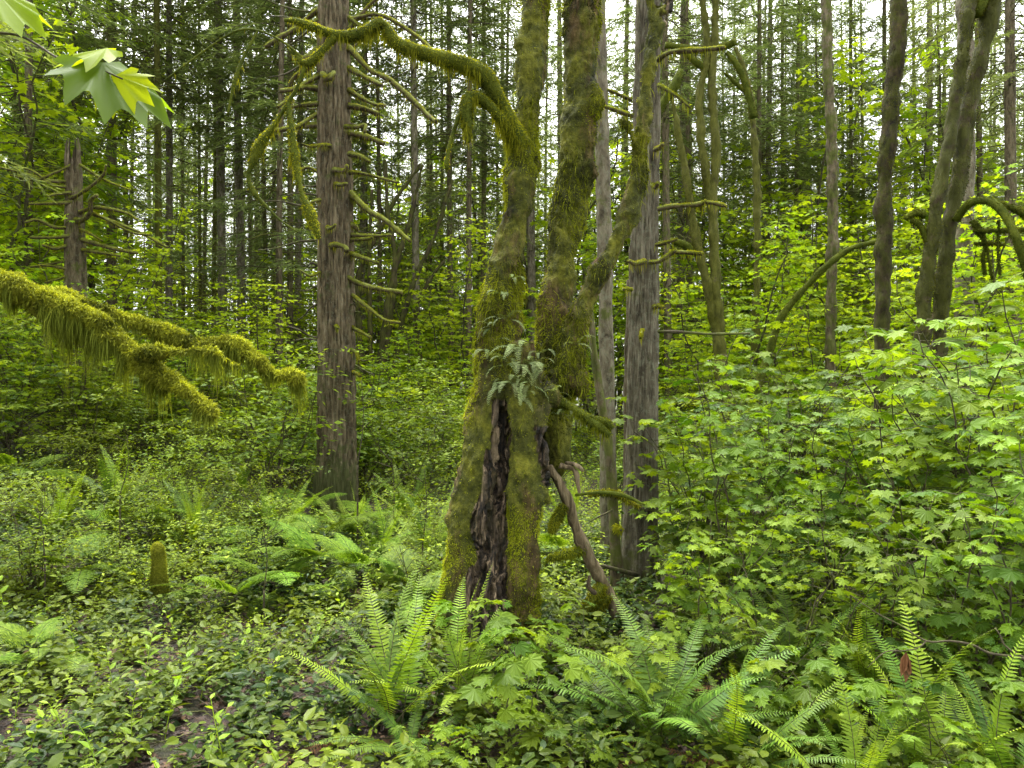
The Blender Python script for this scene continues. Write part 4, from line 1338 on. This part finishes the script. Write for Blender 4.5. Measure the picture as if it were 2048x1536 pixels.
for s in tt_:
    s[:, 3] *= (.62 if s[0, 3] < .2 else 1) * (1 + .34 * fbm(s[:, 0] * 6, s[:, 1] * 6, s[:, 2] * 6, 2))
    mb.add(*tube(s, 16))
bco, bnv, btr = voxel(mb, .011, 5)
lumpy = .024 * fbm(bco[:, 0] * 9, bco[:, 1] * 9, bco[:, 2] * 9, 3) + .007 * fbm(bco[:, 0] * 30, bco[:, 1] * 30, bco[:, 2] * 30, 2)
bco = bco + bnv * lumpy[:, None]
mb = MB()
up = np.clip(.5 + .5 * bnv[:, 2], 0, 1)
mb.add(bco, btr, .5)
lb = mb.build('limb', M['mossy'], nb)
near = (bco[:, 0] > -2.5).astype(float) * .98 + .004
mb = MB()
branch_tone = .55 * fbm(bco[:, 0] * 11, bco[:, 1] * 11, bco[:, 2] * 11, 2) + .12  # patchy blade tone
mossy(mb, bco, btr, 46000, near * np.clip(bnv[:, 2] + .75, .05, 1), .008, .034, .0036, .6, branch_tone)
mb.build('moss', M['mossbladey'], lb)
# beards: clumped long strands hanging from the underside
mb = MB()
q, nn = scatter(bco, btr, 30000, near * (bnv[:, 2] < .1))
cl = .7 * fbm(q[:, 0] * 6, q[:, 1] * 6, .5, 2) + .6 * pn(q[:, 0] * 26, q[:, 1] * 26, 4.5)
ok = cl > .10
q, nn, cl = q[ok], nn[ok], cl[ok]
dn = np.tile([0, 0, -1.], (len(q), 1))
ln = (.02 + .30 * np.clip(cl - .04, 0, .6) * G.random(len(q)) ** 1.6) * np.where(G.random(len(q)) > .93, 1.5, 1)
blades(mb, q, nrm(dn + nn * .35 + G.normal(size=q.shape) * .08), nrm(dn + G.normal(size=q.shape) * np.array([.10, .10, .02])), ln, .0024, np.clip(.35 + .3 * G.normal(size=len(q)), 0, 1))
mb.build('beard', M['hanging'], lb)

# ------------------------------------------------------------------ the few close maple leaves at the top left corner
M['near_leaf'] = leafmat('near_maple_leaf', (.060, .120, .012), (.300, .390, .006), .5, .65, .12, .1)
tw = empty('maple_twig', P(-260, 20, 1.0))
tag(tw, 'close overhanging maple twig with four large bright leaves in the top left corner', 'twig')
BIG = palmate([(0, 1.0), (27, .96), (54, .88), (82, .74), (112, .52)], .76, True, .45, .80)
mb = MB()
mb.add(*tube(pxtube([(-260, -300, 5, 1.05), (-160, 20, 4, 1.02), (-60, 60, 3.2, 1.0), (40, 72, 2.6, .98), (120, 118, 2.2, .96), (185, 133, 2, .95), (245, 158, 1.6, .94)], step=.01), 6))
mb.build('stem', M['stem'], tw)
for (bx, by, d), (tx, ty, dt), up_, L, a in (((-20, -30, .97), (70, 40, .93), (.3, -.45, .8), .085, .6), ((214, 96, .96), (112, 92, .93), (.15, -.42, .9), .066, .75),
                                             ((205, 125, .95), (350, 225, .90), (.05, -.30, .95), .105, .15), ((232, 150, .945), (262, 215, .90), (-.15, -.62, .75), .060, 1.0)):
    b_, t_ = P(bx, by, d), P(tx, ty, dt)
    m2 = MB()
    Y = nrm(t_ - b_)
    m2.stamp(BIG[0] * np.array([1.0, 1, 1]), BIG[1], mats_from(Y[None], np.array([up_]), L), b_[None], a)
    m2.build('leaf', M['near_leaf'], tw, True)
    m3 = MB()
    m3.add(*tube(pxtube([(bx - 30, by + 6, 1.2, d), (bx, by, 1, d)], step=.01), 5))
    m3.build('stalk', M['stem'], tw.children[-1]) if False else None


# ------------------------------------------------------------------ maple saplings
def maple_plant(seed, H, ns, spread, bl, step, leaf, shape, tb=.25, lean=0., thick=.006, flat=.28, jit=.35, per=1.0):
    r = np.random.default_rng(seed)
    sm, lm = MB(), MB()
    PP, YY, ZZ, SS, AA = [], [], [], [], []
    for k in range(ns):
        az = r.uniform(0, 2 * pi)
        h = H * r.uniform(.72, 1.05) if k else H
        n = 14
        t = np.linspace(0, 1, n)
        off = spread * h * (t ** 1.4)
        pts = np.stack([np.cos(az) * off + lean * h * t ** 2, np.sin(az) * off, h * (t - .12 * t * t)], -1)
        pts[1:] += np.cumsum(r.normal(size=(n - 1, 3)) * .016 * h * np.array([1, 1, .3]), 0)
        sm.add(*tube(np.c_[pts, thick * (1 - .75 * t) * (1 + .25 * h)], 6, False))
        for tb_ in np.linspace(tb, 1, int(max(3, h * 7 * per))):
            i = min(int(tb_ * (n - 1)), n - 2)
            p = pts[i] + (pts[i + 1] - pts[i]) * (tb_ * (n - 1) - i)
            a = r.uniform(0, 2 * pi)
            L = bl * r.uniform(.5, 1.15) * (1.15 - .55 * tb_)
            m = max(3, int(L / step) + 1)
            u = np.linspace(0, 1, m)
            q = np.stack([p[0] + np.cos(a + .4 * u) * L * u, p[1] + np.sin(a + .4 * u) * L * u, p[2] + L * (.32 * u - .30 * u * u) + r.normal() * .02], -1)
            sm.add(*tube(np.c_[q, thick * .4 * (1 - .7 * u)], 4, False))
            tone = r.uniform(.0, .9)
            for j in range(1, m):
                for sg in ((-1, 1) if j < m - 1 else (-1, 0, 1)):
                    b = a + sg * r.uniform(.7, 1.3)
                    d = np.array([cos(b), sin(b), -.12 + r.normal() * .18])
                    pet = leaf * r.uniform(.3, .7)
                    PP.append(q[j] + d * pet)
                    YY.append(d + np.array([0, 0, -.22 + r.normal() * .14]))
                    ZZ.append(np.array([r.normal() * jit + d[0] * .25, r.normal() * jit + d[1] * .25, 1.]))
                    SS.append(leaf * r.uniform(.45, 1.15) * (1 - .25 * (j == m - 1)))
                    AA.append(np.clip(tone + r.normal() * .16 + .15 * (j == m - 1), 0, 1))
    PP, YY, ZZ, SS, AA = [np.array(q) for q in (PP, YY, ZZ, SS, AA)]
    stamp_leaves(lm, shape, PP, YY, ZZ, SS, AA)
    return sm, lm


def two(sm, lm, leafm, stemm='stem'):
    return sm.mesh('stem', M[stemm]), lm.mesh('foliage', M[leafm], False)


VM = [two(*maple_plant(70 + i, h, ns, sp, bl,   .094, .080, MAPLE if i % 3 else MAPLE_B, .22, 0, .006, per=.95, jit=.36), 'maple') for i, (h, ns, sp, bl) in enumerate(((1.75, 4, .32, .50), (1.55, 5, .38, .45), (1.9, 4, .25, .52), (1.35, 4, .45, .42), (1.6, 5, .35, .5)))]
SEED = [two(*maple_plant(90 + i, h, ns, .5, .24, .085, .088, MAPLE, .45, 0, .0035), 'maple') for i, (h, ns) in enumerate(((.55, 2), (.7, 3), (.45, 3), (.8, 2)))]
TALL = [two(*maple_plant(110 + i, h, ns, sp, bl, .12, .115, MAPLE_LO, .25, 0, .013, .28, .45, 1.0), 'maple_far') for i, (h, ns, sp, bl) in enumerate(((5.5, 3, .18, 1.0), (4.6, 4, .25, .95), (6.4, 3, .15, 1.1), (3.8, 4, .3, .9), (5.2, 2, .3, 1.15)))]


def plant(name, protos, i, g, s, rz, tilt=(0, 0)):
    root = empty(name, g)
    for nm, me in zip(('stem', 'foliage'), protos[i % len(protos)]):
        link(nm, me, root)
    root.scale = (s, s, s)
    root.rotation_euler = (tilt[0], tilt[1], rz)
    return root


NEARV = ((1375, 5.3, .92), (1420, 5.5, 1.02), (1470, 5.0, 1.0), (1545, 5.6, 1.05), (1660, 5.2, 1.0), (1740, 5.4, .95),
         (1815, 5.0, 1.0), (1850, 4.5, 1.05), (1890, 4.0, 1.02), (1930, 4.8, 1.15), (1965, 4.2, 1.12), (2005, 4.9, 1.22), (2040, 4.1, 1.15), (2085, 4.6, 1.2), (2130, 5.1, 1.2),
         (1400, 6.2, .95), (1450, 6.6, 1.05), (1530, 6.9, 1.05), (1620, 6.5, 1.1), (1710, 6.8, 1.0), (1800, 6.4, 1.05), (1900, 6.7, 1.2), (2000, 6.3, 1.3), (1560, 3.75, .72), (1750, 3.7, .72), (1850, 3.65, .75), (1960, 3.55, .8), (2060, 3.4, .85), (1650, 3.8, .68), (1420, 4.0, .66), (1950, 6.0, 1.45), (2020, 5.6, 1.5), (2070, 6.5, 1.65), (1885, 6.6, 1.3), (1990, 7.4, 1.65), (1640, 7.6, 1.35), (1560, 8.0, 1.5), (1470, 8.2, 1.35), (1725, 8.0, 1.3), (1815, 7.4, 1.25), (2040, 4.8, 1.35),
         (20, 8.5, .9), (110, 10, 1.0), (-30, 11, 1.1), (190, 9.2, .8), (250, 11.5, 1.0), (330, 10, .85), (400, 12.5, 1.0), (470, 10.8, .8), (540, 13, 1.0), (600, 11, .75), (60, 13, 1.1), (160, 12.5, 1.0), (300, 13.5, 1.0), (745, 13.5, .7), (820, 12, .6), (890, 13, .7), (960, 11.5, .7), (700, 11, .6))
for i, (px, d, s) in enumerate(NEARV):
    look = ('vine maple with star-shaped leaves', 'spreading layered vine maple', 'upright dark-stemmed vine maple', 'low bushy vine maple', 'vine maple with flat leaf tiers')[i % 5]
    auto(plant('vine_maple', VM, i, ground_at(px, d), s, i * 2.4), look, px, 'sapling', 'vine maple saplings')
for i, (px, d, s) in enumerate(((1085, 3.45, 1.0), (1040, 3.7, .85), (1150, 3.75, .95), (1200, 3.5, .75), (985, 2.95, .6), (1020, 3.15, 1.0), (1120, 3.05, .75), (1330, 4.2, .9), (1350, 4.6, .8), (1500, 3.3, .8),
                                (1890, 2.75, .75), (1960, 2.7, .8), (2040, 2.7, .9), (1800, 2.75, .65), (1560, 3.2, 1.0), (900, 2.85, .42), (1160, 2.8, .5), (1660, 3.2, .9), (2060, 3.0, 1.0))):
    auto(plant('maple_seedling', SEED, i, ground_at(px, d), s, i * 1.9), 'small pale-leaved maple seedling', px, 'seedling', 'maple seedlings on the forest floor')
for i, (px, d, s) in enumerate(((15, 15, 2.0), (90, 19, 2.1), (150, 16, 1.7), (-60, 20, 2.2), (250, 30, 2.0), (690, 26, 1.9), (760, 22, 1.9), (830, 25, 2.0), (900, 28, 2.1), (960, 24, 1.9), (1075, 21, 1.9), (1130, 25, 2.1), (1215, 24, 2.0), (1345, 19, 1.8), (1395, 23, 2.0), (1470, 20, 1.7), (1545, 24, 1.9), (1610, 20, 1.7), (1690, 23, 1.8), (1730, 17, 1.5), (1825, 19, 1.7), (1910, 17, 1.6), (2000, 18, 1.8), (2060, 15, 1.6),
                                (20, 9.5, .58), (95, 11, .65), (160, 9, .5), (230, 12, .65), (300, 10.5, .58), (350, 13, .65), (420, 11, .55), (480, 13.5, .6), (540, 11.5, .5), (600, 13, .48), (725, 11, .36), (770, 12.5, .42), (815, 11, .32), (860, 13.5, .45), (900, 11.5, .36), (945, 13, .45), (735, 14, .5), (25, 13, 1.5), (105, 17, 1.6), (-30, 17, 1.6), (60, 21, 1.7), (170, 24, 1.5), (290, 27, 1.3), (380, 33, 1.4), (460, 36, 1.4), (540, 33, 1.3), (610, 30, 1.3), (770, 33, 1.4), (910, 35, 1.4), (1340, 28, 1.4), (1560, 27, 1.3), (1830, 26, 1.3), (1960, 24, 1.3), (40, 14, .95), (110, 15, 1.05), (0, 11.5, .9), (150, 18, 1.1), (70, 19, 1.2), (-40, 15, 1.1), (30, 9.5, .62), (240, 20, .8), (330, 22, .8), (560, 19, .85), (615, 17, .75), (590, 23, 1.0), (450, 25, .9), (510, 27, .9),
                                (700, 17, .8), (745, 19, 1.05), (780, 15.5, .9), (820, 20, 1.1), (860, 16.5, .95), (890, 21, 1.15), (920, 14.5, .8), (955, 19, 1.0), (985, 23, 1.1), (730, 24, 1.2), (800, 26, 1.25), (870, 27, 1.2), (1070, 17, 1.05), (1110, 20, 1.2), (1140, 15, .85), (1180, 22, 1.2), (1235, 18, 1.0),
                                (1340, 14, .85), (1375, 17, 1.1), (1410, 13, .75), (1455, 15, .9), (1490, 12.5, .75), (1530, 15, .9), (1565, 12.5, .8), (1600, 14, .9), (1635, 12, .75), (1680, 14, .9), (1720, 12, .75), (1745, 16, .95), (1600, 18, 1.1), (1480, 20, 1.15),
                                (1810, 13, .8), (1840, 15, .95), (1900, 12, .9), (1960, 11, .9), (2010, 10, .85), (2050, 9.5, .9), (1985, 14, 1.1), (2080, 12, 1.1), (1930, 9.5, .72), (1780, 18, 1.1), (1700, 19, 1.1), (1875, 18, 1.1), (1290, 20, 1.1), (1320, 25, 1.2), (1060, 26, 1.3), (400, 30, .9), (200, 28, .9))):
    g = ground_at(px, d)
    auto(plant('understory_maple', TALL, i, g, s, i * 2.1), ('slender lime-leaved young maple', 'bushy layered young maple', 'tall bright young maple', 'low rounded young maple', 'open two-stemmed young maple')[i % 5], px, 'young maple', 'young maples of the understory')


# ------------------------------------------------------------------ brush
def brush(seed, H, Rr, n, leaf, shape, ns=9):
    r = np.random.default_rng(seed)
    sm, lm = MB(), MB()
    ends = []
    for k in range(ns):
        a, e = r.uniform(0, 6.28), r.uniform(.2, 1.0)
        t = np.linspace(0, 1, 7)
        p = np.stack([np.cos(a) * Rr * e * t ** 1.2, np.sin(a) * Rr * e * t ** 1.2, H * (1 - .35 * e * e) * t], -1)
        p[1:] += r.normal(size=(6, 3)) * .03
        sm.add(*tube(np.c_[p, .006 * (1 - .8 * t)], 4, False))
        for q in range(9):
            j = r.integers(2, 7)
            b = r.uniform(0, 6.28)
            L = r.uniform(.15, .42) * H
            u = np.linspace(0, 1, 4)
            c = np.stack([p[j, 0] + np.cos(b) * L * u, p[j, 1] + np.sin(b) * L * u, p[j, 2] + L * (.35 * u - .3 * u * u)], -1)
            sm.add(*tube(np.c_[c, [.0026, .002, .0016, .0008]], 3, False))
            ends.append((c, b, r.uniform(.1, .7)))
    per = max(4, n // len(ends))
    PP, YY, ZZ, SS, AA = [], [], [], [], []
    for c, b, tone in ends:
        u = r.uniform(.05, 1.05, per)
        pp = np.stack([np.interp(u, np.linspace(0, 1, 4), c[:, i]) for i in range(3)], -1) + r.normal(size=(per, 3)) * .025
        aa = b + r.choice([-1, 1], per) * r.uniform(.5, 1.4, per)
        PP.append(pp)
        YY.append(np.stack([np.cos(aa), np.sin(aa), r.normal(size=per) * .3], -1))
        ZZ.append(np.stack([r.normal(size=per) * .45, r.normal(size=per) * .45, np.ones(per)], -1))
        SS.append(leaf * r.uniform(.6, 1.25, per))
        AA.append(np.clip(tone + r.normal(size=per) * .18, 0, 1))
    stamp_leaves(lm, shape, np.concatenate(PP), np.concatenate(YY), np.concatenate(ZZ), np.concatenate(SS), np.concatenate(AA))
    return sm, lm


BR = [two(*brush(130 + i, h, rr, n, lf, OVAL_LO), 'brush') for i, (h, rr, n, lf) in enumerate(((1.1, .8, 1500, .056), (.85, .85, 1500, .048), (1.35, .75, 1600, .058), (.7, .75, 1300, .044)))]
BK = ('rounded tiny-leaved huckleberry bush', 'low spreading huckleberry bush', 'tall loose huckleberry bush', 'small dark huckleberry bush')
spots = []
tries = 0
while len(spots) < 185 and tries < 9000:
    tries += 1
    d = 5.2 + 24 * RN.random() ** 1.5
    px = RN.uniform(-80, 1000) if RN.random() < .68 else RN.uniform(1000, 2130)
    if px > 1000 and d < 7.5 or 1060 < px < 1340 and d < 10:
        continue
    if 560 < px < 990 and d < 8.4 and RN.random() < .8:
        continue
    if 560 < px < 790 and d < 8.9:
        continue
    if px < 560 and d < 6.4 and RN.random() < .6:
        continue
    x = (px - 1024) / F * d
    if min([9] + [(x - a) ** 2 + (d - b) ** 2 for a, b in spots]) < (.45 + .028 * d) ** 2:
        continue
    spots.append((x, d))
    sc = RN.uniform(.7, 1.15) * (1.0 if d < 9 else 1.25)
    if d > 8 and px < 950:
        sc *= 1.3
    if d < 7:
        sc *= .72
    auto(plant('huckleberry_bush', BR, len(spots), (x, d, float(gz(x, d))), sc, RN.uniform(0, 6)), BK[len(spots) % 4], px, 'bush', 'huckleberry bushes')

# ------------------------------------------------------------------ ground cover
def frustum_points(n, d0, d1, power=1.0, side=1.12):
    u = G.random(n)
    d = (d0 ** power + (d1 ** power - d0 ** power) * u) ** (1 / power)
    x = (G.random(n) * 2 - 1) * (1024 / F * side) * d
    return x, d


def sprigs(name, mat, n, d0, d1, power, leaves, hgt, leaf, shape, keep, tone=.5):
    x, y = frustum_points(n, d0, d1, power)
    k = keep(x, y)
    x, y = x[k], y[k]
    n = len(x)
    z = gz(x, y)
    az = G.random(n) * 6.28
    h = hgt * (.4 + .9 * G.random(n))
    tn = np.clip(tone + .8 * pn(x * 1.7, y * 1.7, 5.5) + G.normal(size=n) * .12, 0, 1)
    t = (np.arange(leaves) + .6) / leaves
    lean = .5 * h
    px = x[:, None] + np.cos(az)[:, None] * lean[:, None] * t ** 1.5
    py = y[:, None] + np.sin(az)[:, None] * lean[:, None] * t ** 1.5
    pz = z[:, None] + h[:, None] * t
    aa = az[:, None] + np.where(np.arange(leaves) % 2, 1, -1)[None] * (1.1 - .4 * t) + G.normal(size=(n, leaves)) * .4
    Y = np.stack([np.cos(aa), np.sin(aa), .1 + G.normal(size=aa.shape) * .3], -1).reshape(-1, 3)
    Z = np.stack([G.normal(size=aa.shape) * .35, G.normal(size=aa.shape) * .35, np.ones_like(aa)], -1).reshape(-1, 3)
    sz = (leaf * (.5 + .7 * G.random((n, 1))) * (.5 + .7 * G.random((n, leaves)))).reshape(-1)
    A = np.clip(tn[:, None] + .25 * (t - .5) + G.normal(size=(n, leaves)) * .15, 0, 1).reshape(-1)
    mb = MB()
    stamp_leaves(mb, shape, np.stack([px, py, pz], -1).reshape(-1, 3), Y, Z, sz, A)
    o = mb.build(name, mat, None, False)
    o['kind'] = 'stuff'
    return o


def open_floor(x, y):                         # bare leaf litter patches close to the camera at left
    b = pn(x * 1.25 + 3, y * 1.25, 2.2) + .6 * pn(x * 3, y * 3, 8.8)
    near_left = sst(4.6, 3.0, y) * sst(-.1, -.9, x)
    return b > -.70 + .36 * near_left


sprigs('salal_cover', M['salal'], 12500, 2.4, 8, 1.5, 7, .20, .066, OVAL, lambda x, y: open_floor(x, y) & (pn(x * 2.1, y * 2.1, 12.3) > -.22), .35)
sprigs('low_herb_cover', M['brush'], 13000, 2.4, 9, 1.6, 6, .12, .034, OVAL_LO, open_floor, .55)
sprigs('leafy_cover', M['brush'], 17000, 5, 16, 1.5, 7, .34, .050, OVAL_LO, lambda x, y: (pn(x * .9, y * .9, 6.1) > -.4) & ~((np.abs(1024 + F * x / y - 670) < 75) & (y > 7.2) & (y < 9)) & ~((np.abs(1024 + F * x / y - 1255) < 70) & (y < 7)), .5)
sprigs('salal_cover', M['salal'], 7000, 5, 14, 1.5, 6, .30, .058, OVAL_LO, lambda x, y: (pn(x * 1.2 + 9, y * 1.2, 2.1) > -.15) & ~((np.abs(1024 + F * x / y - 670) < 75) & (y > 7.2) & (y < 9)) & ~((np.abs(1024 + F * x / y - 1255) < 70) & (y < 7)), .4)
sprigs('far_leafy_cover', M['maple_far'], 14000, 14, 46, 1.4, 6, .75, .10, OVAL_LO, lambda x, y: pn(x * .4, y * .4, 1.1) > -.55, .4)
sprigs('far_leafy_cover', M['brush'], 9000, 14, 60, 1.6, 6, .9, .11, OVAL_LO, lambda x, y: y > 0, .5)

# fallen leaves
x, y = frustum_points(14000, 2.3, 7, 1.3)
k = (x < .5) | (G.random(len(x)) < .5)
x, y = x[k], y[k]
n = len(x)
mb = MB()
aa = G.random(n) * 6.28
stamp_leaves(mb, MAPLE_B, np.stack([x, y, gz(x, y) + .012 + .02 * G.random(n)], -1), np.stack([np.cos(aa), np.sin(aa), G.normal(size=n) * .25], -1), np.stack([G.normal(size=n) * .4, G.normal(size=n) * .4, np.ones(n)], -1), .012 + .034 * G.random(n) ** 1.5, G.random(n) ** 2 - .3)
o = mb.build('fallen_leaves', M['litter'], None, False)
o['kind'] = 'stuff'
# fallen twigs
mb = MB()
x, y = frustum_points(1100, 2.3, 7, 1.3)
for i in range(len(x)):
    a = G.random() * 6.28
    L = .05 + .40 * G.random() ** 2
    p = np.array([[x[i], y[i], float(gz(x[i], y[i])) + .02], [x[i] + cos(a) * L * .5, y[i] + sin(a) * L * .5, 0], [x[i] + cos(a) * L, y[i] + sin(a) * L, 0]])
    p[1:, 2] = gz(p[1:, 0], p[1:, 1]) + .02 + .05 * G.random(2)
    mb.add(*tube(np.c_[p, [.004, .003, .0015]], 4, False))
o = mb.build('fallen_twigs', M['stem'])
o['kind'] = 'stuff'


# bright young shoots standing above the cover
def shoot(seed, h, n, leaf):
    r = np.random.default_rng(seed)
    sm, lm = MB(), MB()
    t = np.linspace(0, 1, 8)
    p = np.stack([.25 * h * t ** 1.6, .05 * h * np.sin(t * 3), h * t * (1 - .12 * t)], -1)
    sm.add(*tube(np.c_[p, .0022 * (1 - .6 * t)], 5, False), .9)
    u = np.linspace(.25, 1, n)
    pp = np.stack([np.interp(u, t, p[:, i]) for i in range(3)], -1)
    a = np.where(np.arange(n) % 2, 1.2, -1.2) + r.normal(size=n) * .35
    Y = np.stack([np.cos(a), np.sin(a), .55 + r.normal(size=n) * .25], -1)
    Z = np.stack([-.6 * np.cos(a) + r.normal(size=n) * .2, -.6 * np.sin(a) - .2, np.ones(n) * .8], -1)
    stamp_leaves(lm, OVAL, pp, Y, Z, leaf * (1.05 - .5 * u) * r.uniform(.8, 1.15, n), np.clip(.4 + .5 * u + r.normal(size=n) * .12, 0, 1))
    return sm.mesh('stem', M['shoot']), lm.mesh('foliage', M['shoot'], False)


SH = [shoot(150 + i, h, n, lf) for i, (h, n, lf) in enumerate(((.34, 9, .066), (.26, 7, .062), (.30, 8, .058)))]
for i, (px, d, s) in enumerate(((330, 3.25, 1.0), (455, 2.95, 1.05), (60, 4.1, 1.0), (300, 3.5, .95), (130, 3.0, 1.0), (415, 2.85, .9), (575, 2.75, .8), (470, 3.9, .9), (240, 3.45, .9), (510, 3.95, .9), (90, 4.3, 1.0), (150, 4.0, .9), (30, 3.3, .9), (360, 4.2, .9), (620, 4.1, .9), (20, 4.6, 1.0), (665, 3.6, .8), (270, 3.05, .85),
                                (190, 2.75, .9), (50, 2.8, 1.0), (340, 2.7, .8), (520, 3.4, .8), (700, 4.4, 1.0), (400, 3.6, .8))):
    auto(plant('salal_shoot', SH, i, ground_at(px, d), s * 1.3, i * 2.7), 'bright yellow-green leafy shoot', px, 'shoot', 'young leafy shoots')

# dark wiry dead stems poking out of the brush
for i, (px, py0, py1, d, dx) in enumerate(((715, 760, 930, 6.5, 8), (845, 930, 1090, 6.0, 3), (785, 900, 1060, 6.6, -4), (240, 870, 990, 6.0, 14), (528, 1060, 1180, 4.6, 0), (960, 760, 900, 9, 5), (90, 1010, 1120, 5.0, -16), (820, 1090, 1180, 5.0, -22), (365, 1180, 1300, 4.0, 40))):
    g = P(px, py1, d)
    g[2] = float(gz(g[0], g[1]))
    root = empty('bare_stem', g)
    mb = MB()
    mb.add(*tube(pxtube([(px + dx, py0, .5, d), (px + dx * .7 + 6, (py0 + py1) / 2, .9, d), (px, py1, 1.4, d)] , step=.03), 5))
    mb.add(*tube(spl(np.array([np.r_[P(px, py1, d), 2 / F * d], np.r_[g[0], g[1], g[2] - .05, 2 / F * d]]), .05), 5))
    for q in range(4):
        f_ = RN.uniform(.1, .7)
        yy = py0 + (py1 - py0) * f_
        sx = RN.choice([-1, 1]) * RN.uniform(15, 40)
        mb.add(*tube(pxtube([(px + dx * (1 - f_), yy, .9, d), (px + dx * (1 - f_) + sx, yy - RN.uniform(10, 40), .5, d - .05)], step=.04), 4))
    mb.build('stem', M['stem'], root)
    auto(root, 'thin dark bare stem in brush', px, 'stem', 'bare stems')

# brown hanging dead leaf and the twig that holds it
hl = empty('vine_maple_twig', ground_at(2120, 3.0))
tag(hl, 'dark leafless arching maple twig with side shoots in front of the right-hand leaves', 'twig')
mb = MB()
for rws in ([(2180, 1500, 5, 3.05), (2120, 1345, 4, 3.0), (2048, 1318, 3, 3.0), (1978, 1306, 2.6, 3.0), (1945, 1290, 2.4, 3.0), (1900, 1282, 2.2, 3.0), (1852, 1282, 2, 3.0), (1800, 1250, 1.6, 3.02), (1760, 1230, 1.2, 3.05), (1700, 1190, .8, 3.1)],
            [(1852, 1282, 1.6, 3.0), (1835, 1297, 1.4, 2.98), (1800, 1302, 1.2, 2.97), (1770, 1304, 1, 2.96), (1735, 1335, .7, 2.95)], [(2120, 1345, 3, 3.0), (2020, 1300, 2, 3.02), (2000, 1270, 1.6, 3.05), (1990, 1255, 1, 3.06)]):
    mb.add(*tube(pxtube(rws, step=.02), 6))
mb.build('stem', M['stem'], hl)
dl = empty('dead_leaf', P(1812, 1304, 2.97))
tag(dl, 'withered brown dead leaf hanging from a dark twig at lower right', 'leaf')
mb = MB()
r = np.random.default_rng(3)
for a, L in ((0, .125), (.9, .09), (-.8, .10)):
    mb.stamp(np.array([[0, 0, 0], [-.13, .3, .05], [.13, .3, .05], [-.16, .62, .06], [.12, .66, .05], [.02, 1, 0], [0, .33, -.04], [0, .66, -.05]], float) * [1, 1, 1], [np.array([[0, 6, 1], [0, 2, 6], [3, 7, 5], [7, 4, 5]]), np.array([[1, 6, 7, 3], [6, 2, 4, 7]])],
             mats_from(np.array([[sin(a) * .25, 0, -1.]]), np.array([[sin(a), -cos(a), .1]]), L), P(1812, 1304, 2.97)[None], .5)
mb.build('blade', M['deadwood'], dl, False)

# the far side of the wood, read as one mass between the trunks
mb = MB()
src = [conifer(seed=41, H=22, r0=.13, crown0=3.0, ndead=25, clen=3.0, live=5, tufts=4), conifer(seed=42, H=19, r0=.12, crown0=4.0, ndead=25, clen=2.8, live=5, tufts=4)]
for i in range(190):
    y = 58 + 55 * RN.random()
    x = RN.uniform(-.85, .85) * y
    z, rz = float(gz(x, y)), RN.uniform(0, 6.28)
    for m_, part in enumerate(src[i % 2]):
        V = rotz(np.concatenate(part.V), rz) * [1.5, 1.5, 1] + [x, y, z]
        off = mb.n
        mb.V.append(V)
        mb.A.append(np.concatenate(part.A))
        for q, mm in part.Fs:
            mb.Fs.append((q + off, (0, 1, 2)[m_] if mm == 0 else 1))
        mb.n += len(V)
o = mb.build('far_wood', [M['brown'], M['twig'], M['needle']], None, False)
o['kind'] = 'stuff'

# unseen forest behind and beside the viewer, added to cut flat front light
mb = MB()
src = []
for kw in (dict(seed=31, crown0=5.5, ndead=40, clen=3.0, live=5, tufts=5), dict(seed=32, H=20, crown0=4, ndead=40, clen=2.8, live=5, tufts=5)):
    src.append(conifer(**kw))
for i in range(46):
    a = radians(RN.uniform(118, 422))
    rr = 6.0 + 24 * RN.random() ** .8
    x, y = rr * sin(a), rr * cos(a)
    if y > 0 and abs(x) < y * .95 + 3.0:
        continue
    z, rz = float(gz(x, y)), RN.uniform(0, 6.28)
    for m_, part in enumerate(src[i % 2]):
        for j in range(1):
            V = np.concatenate(part.V)
            V = rotz(V, rz) * [1.25, 1.25, 1] + [x, y, z]
            off = mb.n
            mb.V.append(V)
            mb.A.append(np.concatenate(part.A))
            for q, mm in part.Fs:
                mb.Fs.append((q + off, (0, 1, 2)[m_] if mm == 0 else 1))
            mb.n += len(V)
o = mb.build('unseen_forest', [M['brown'], M['twig'], M['needle']], None, False)
o['kind'] = 'stuff'

finish_labels()
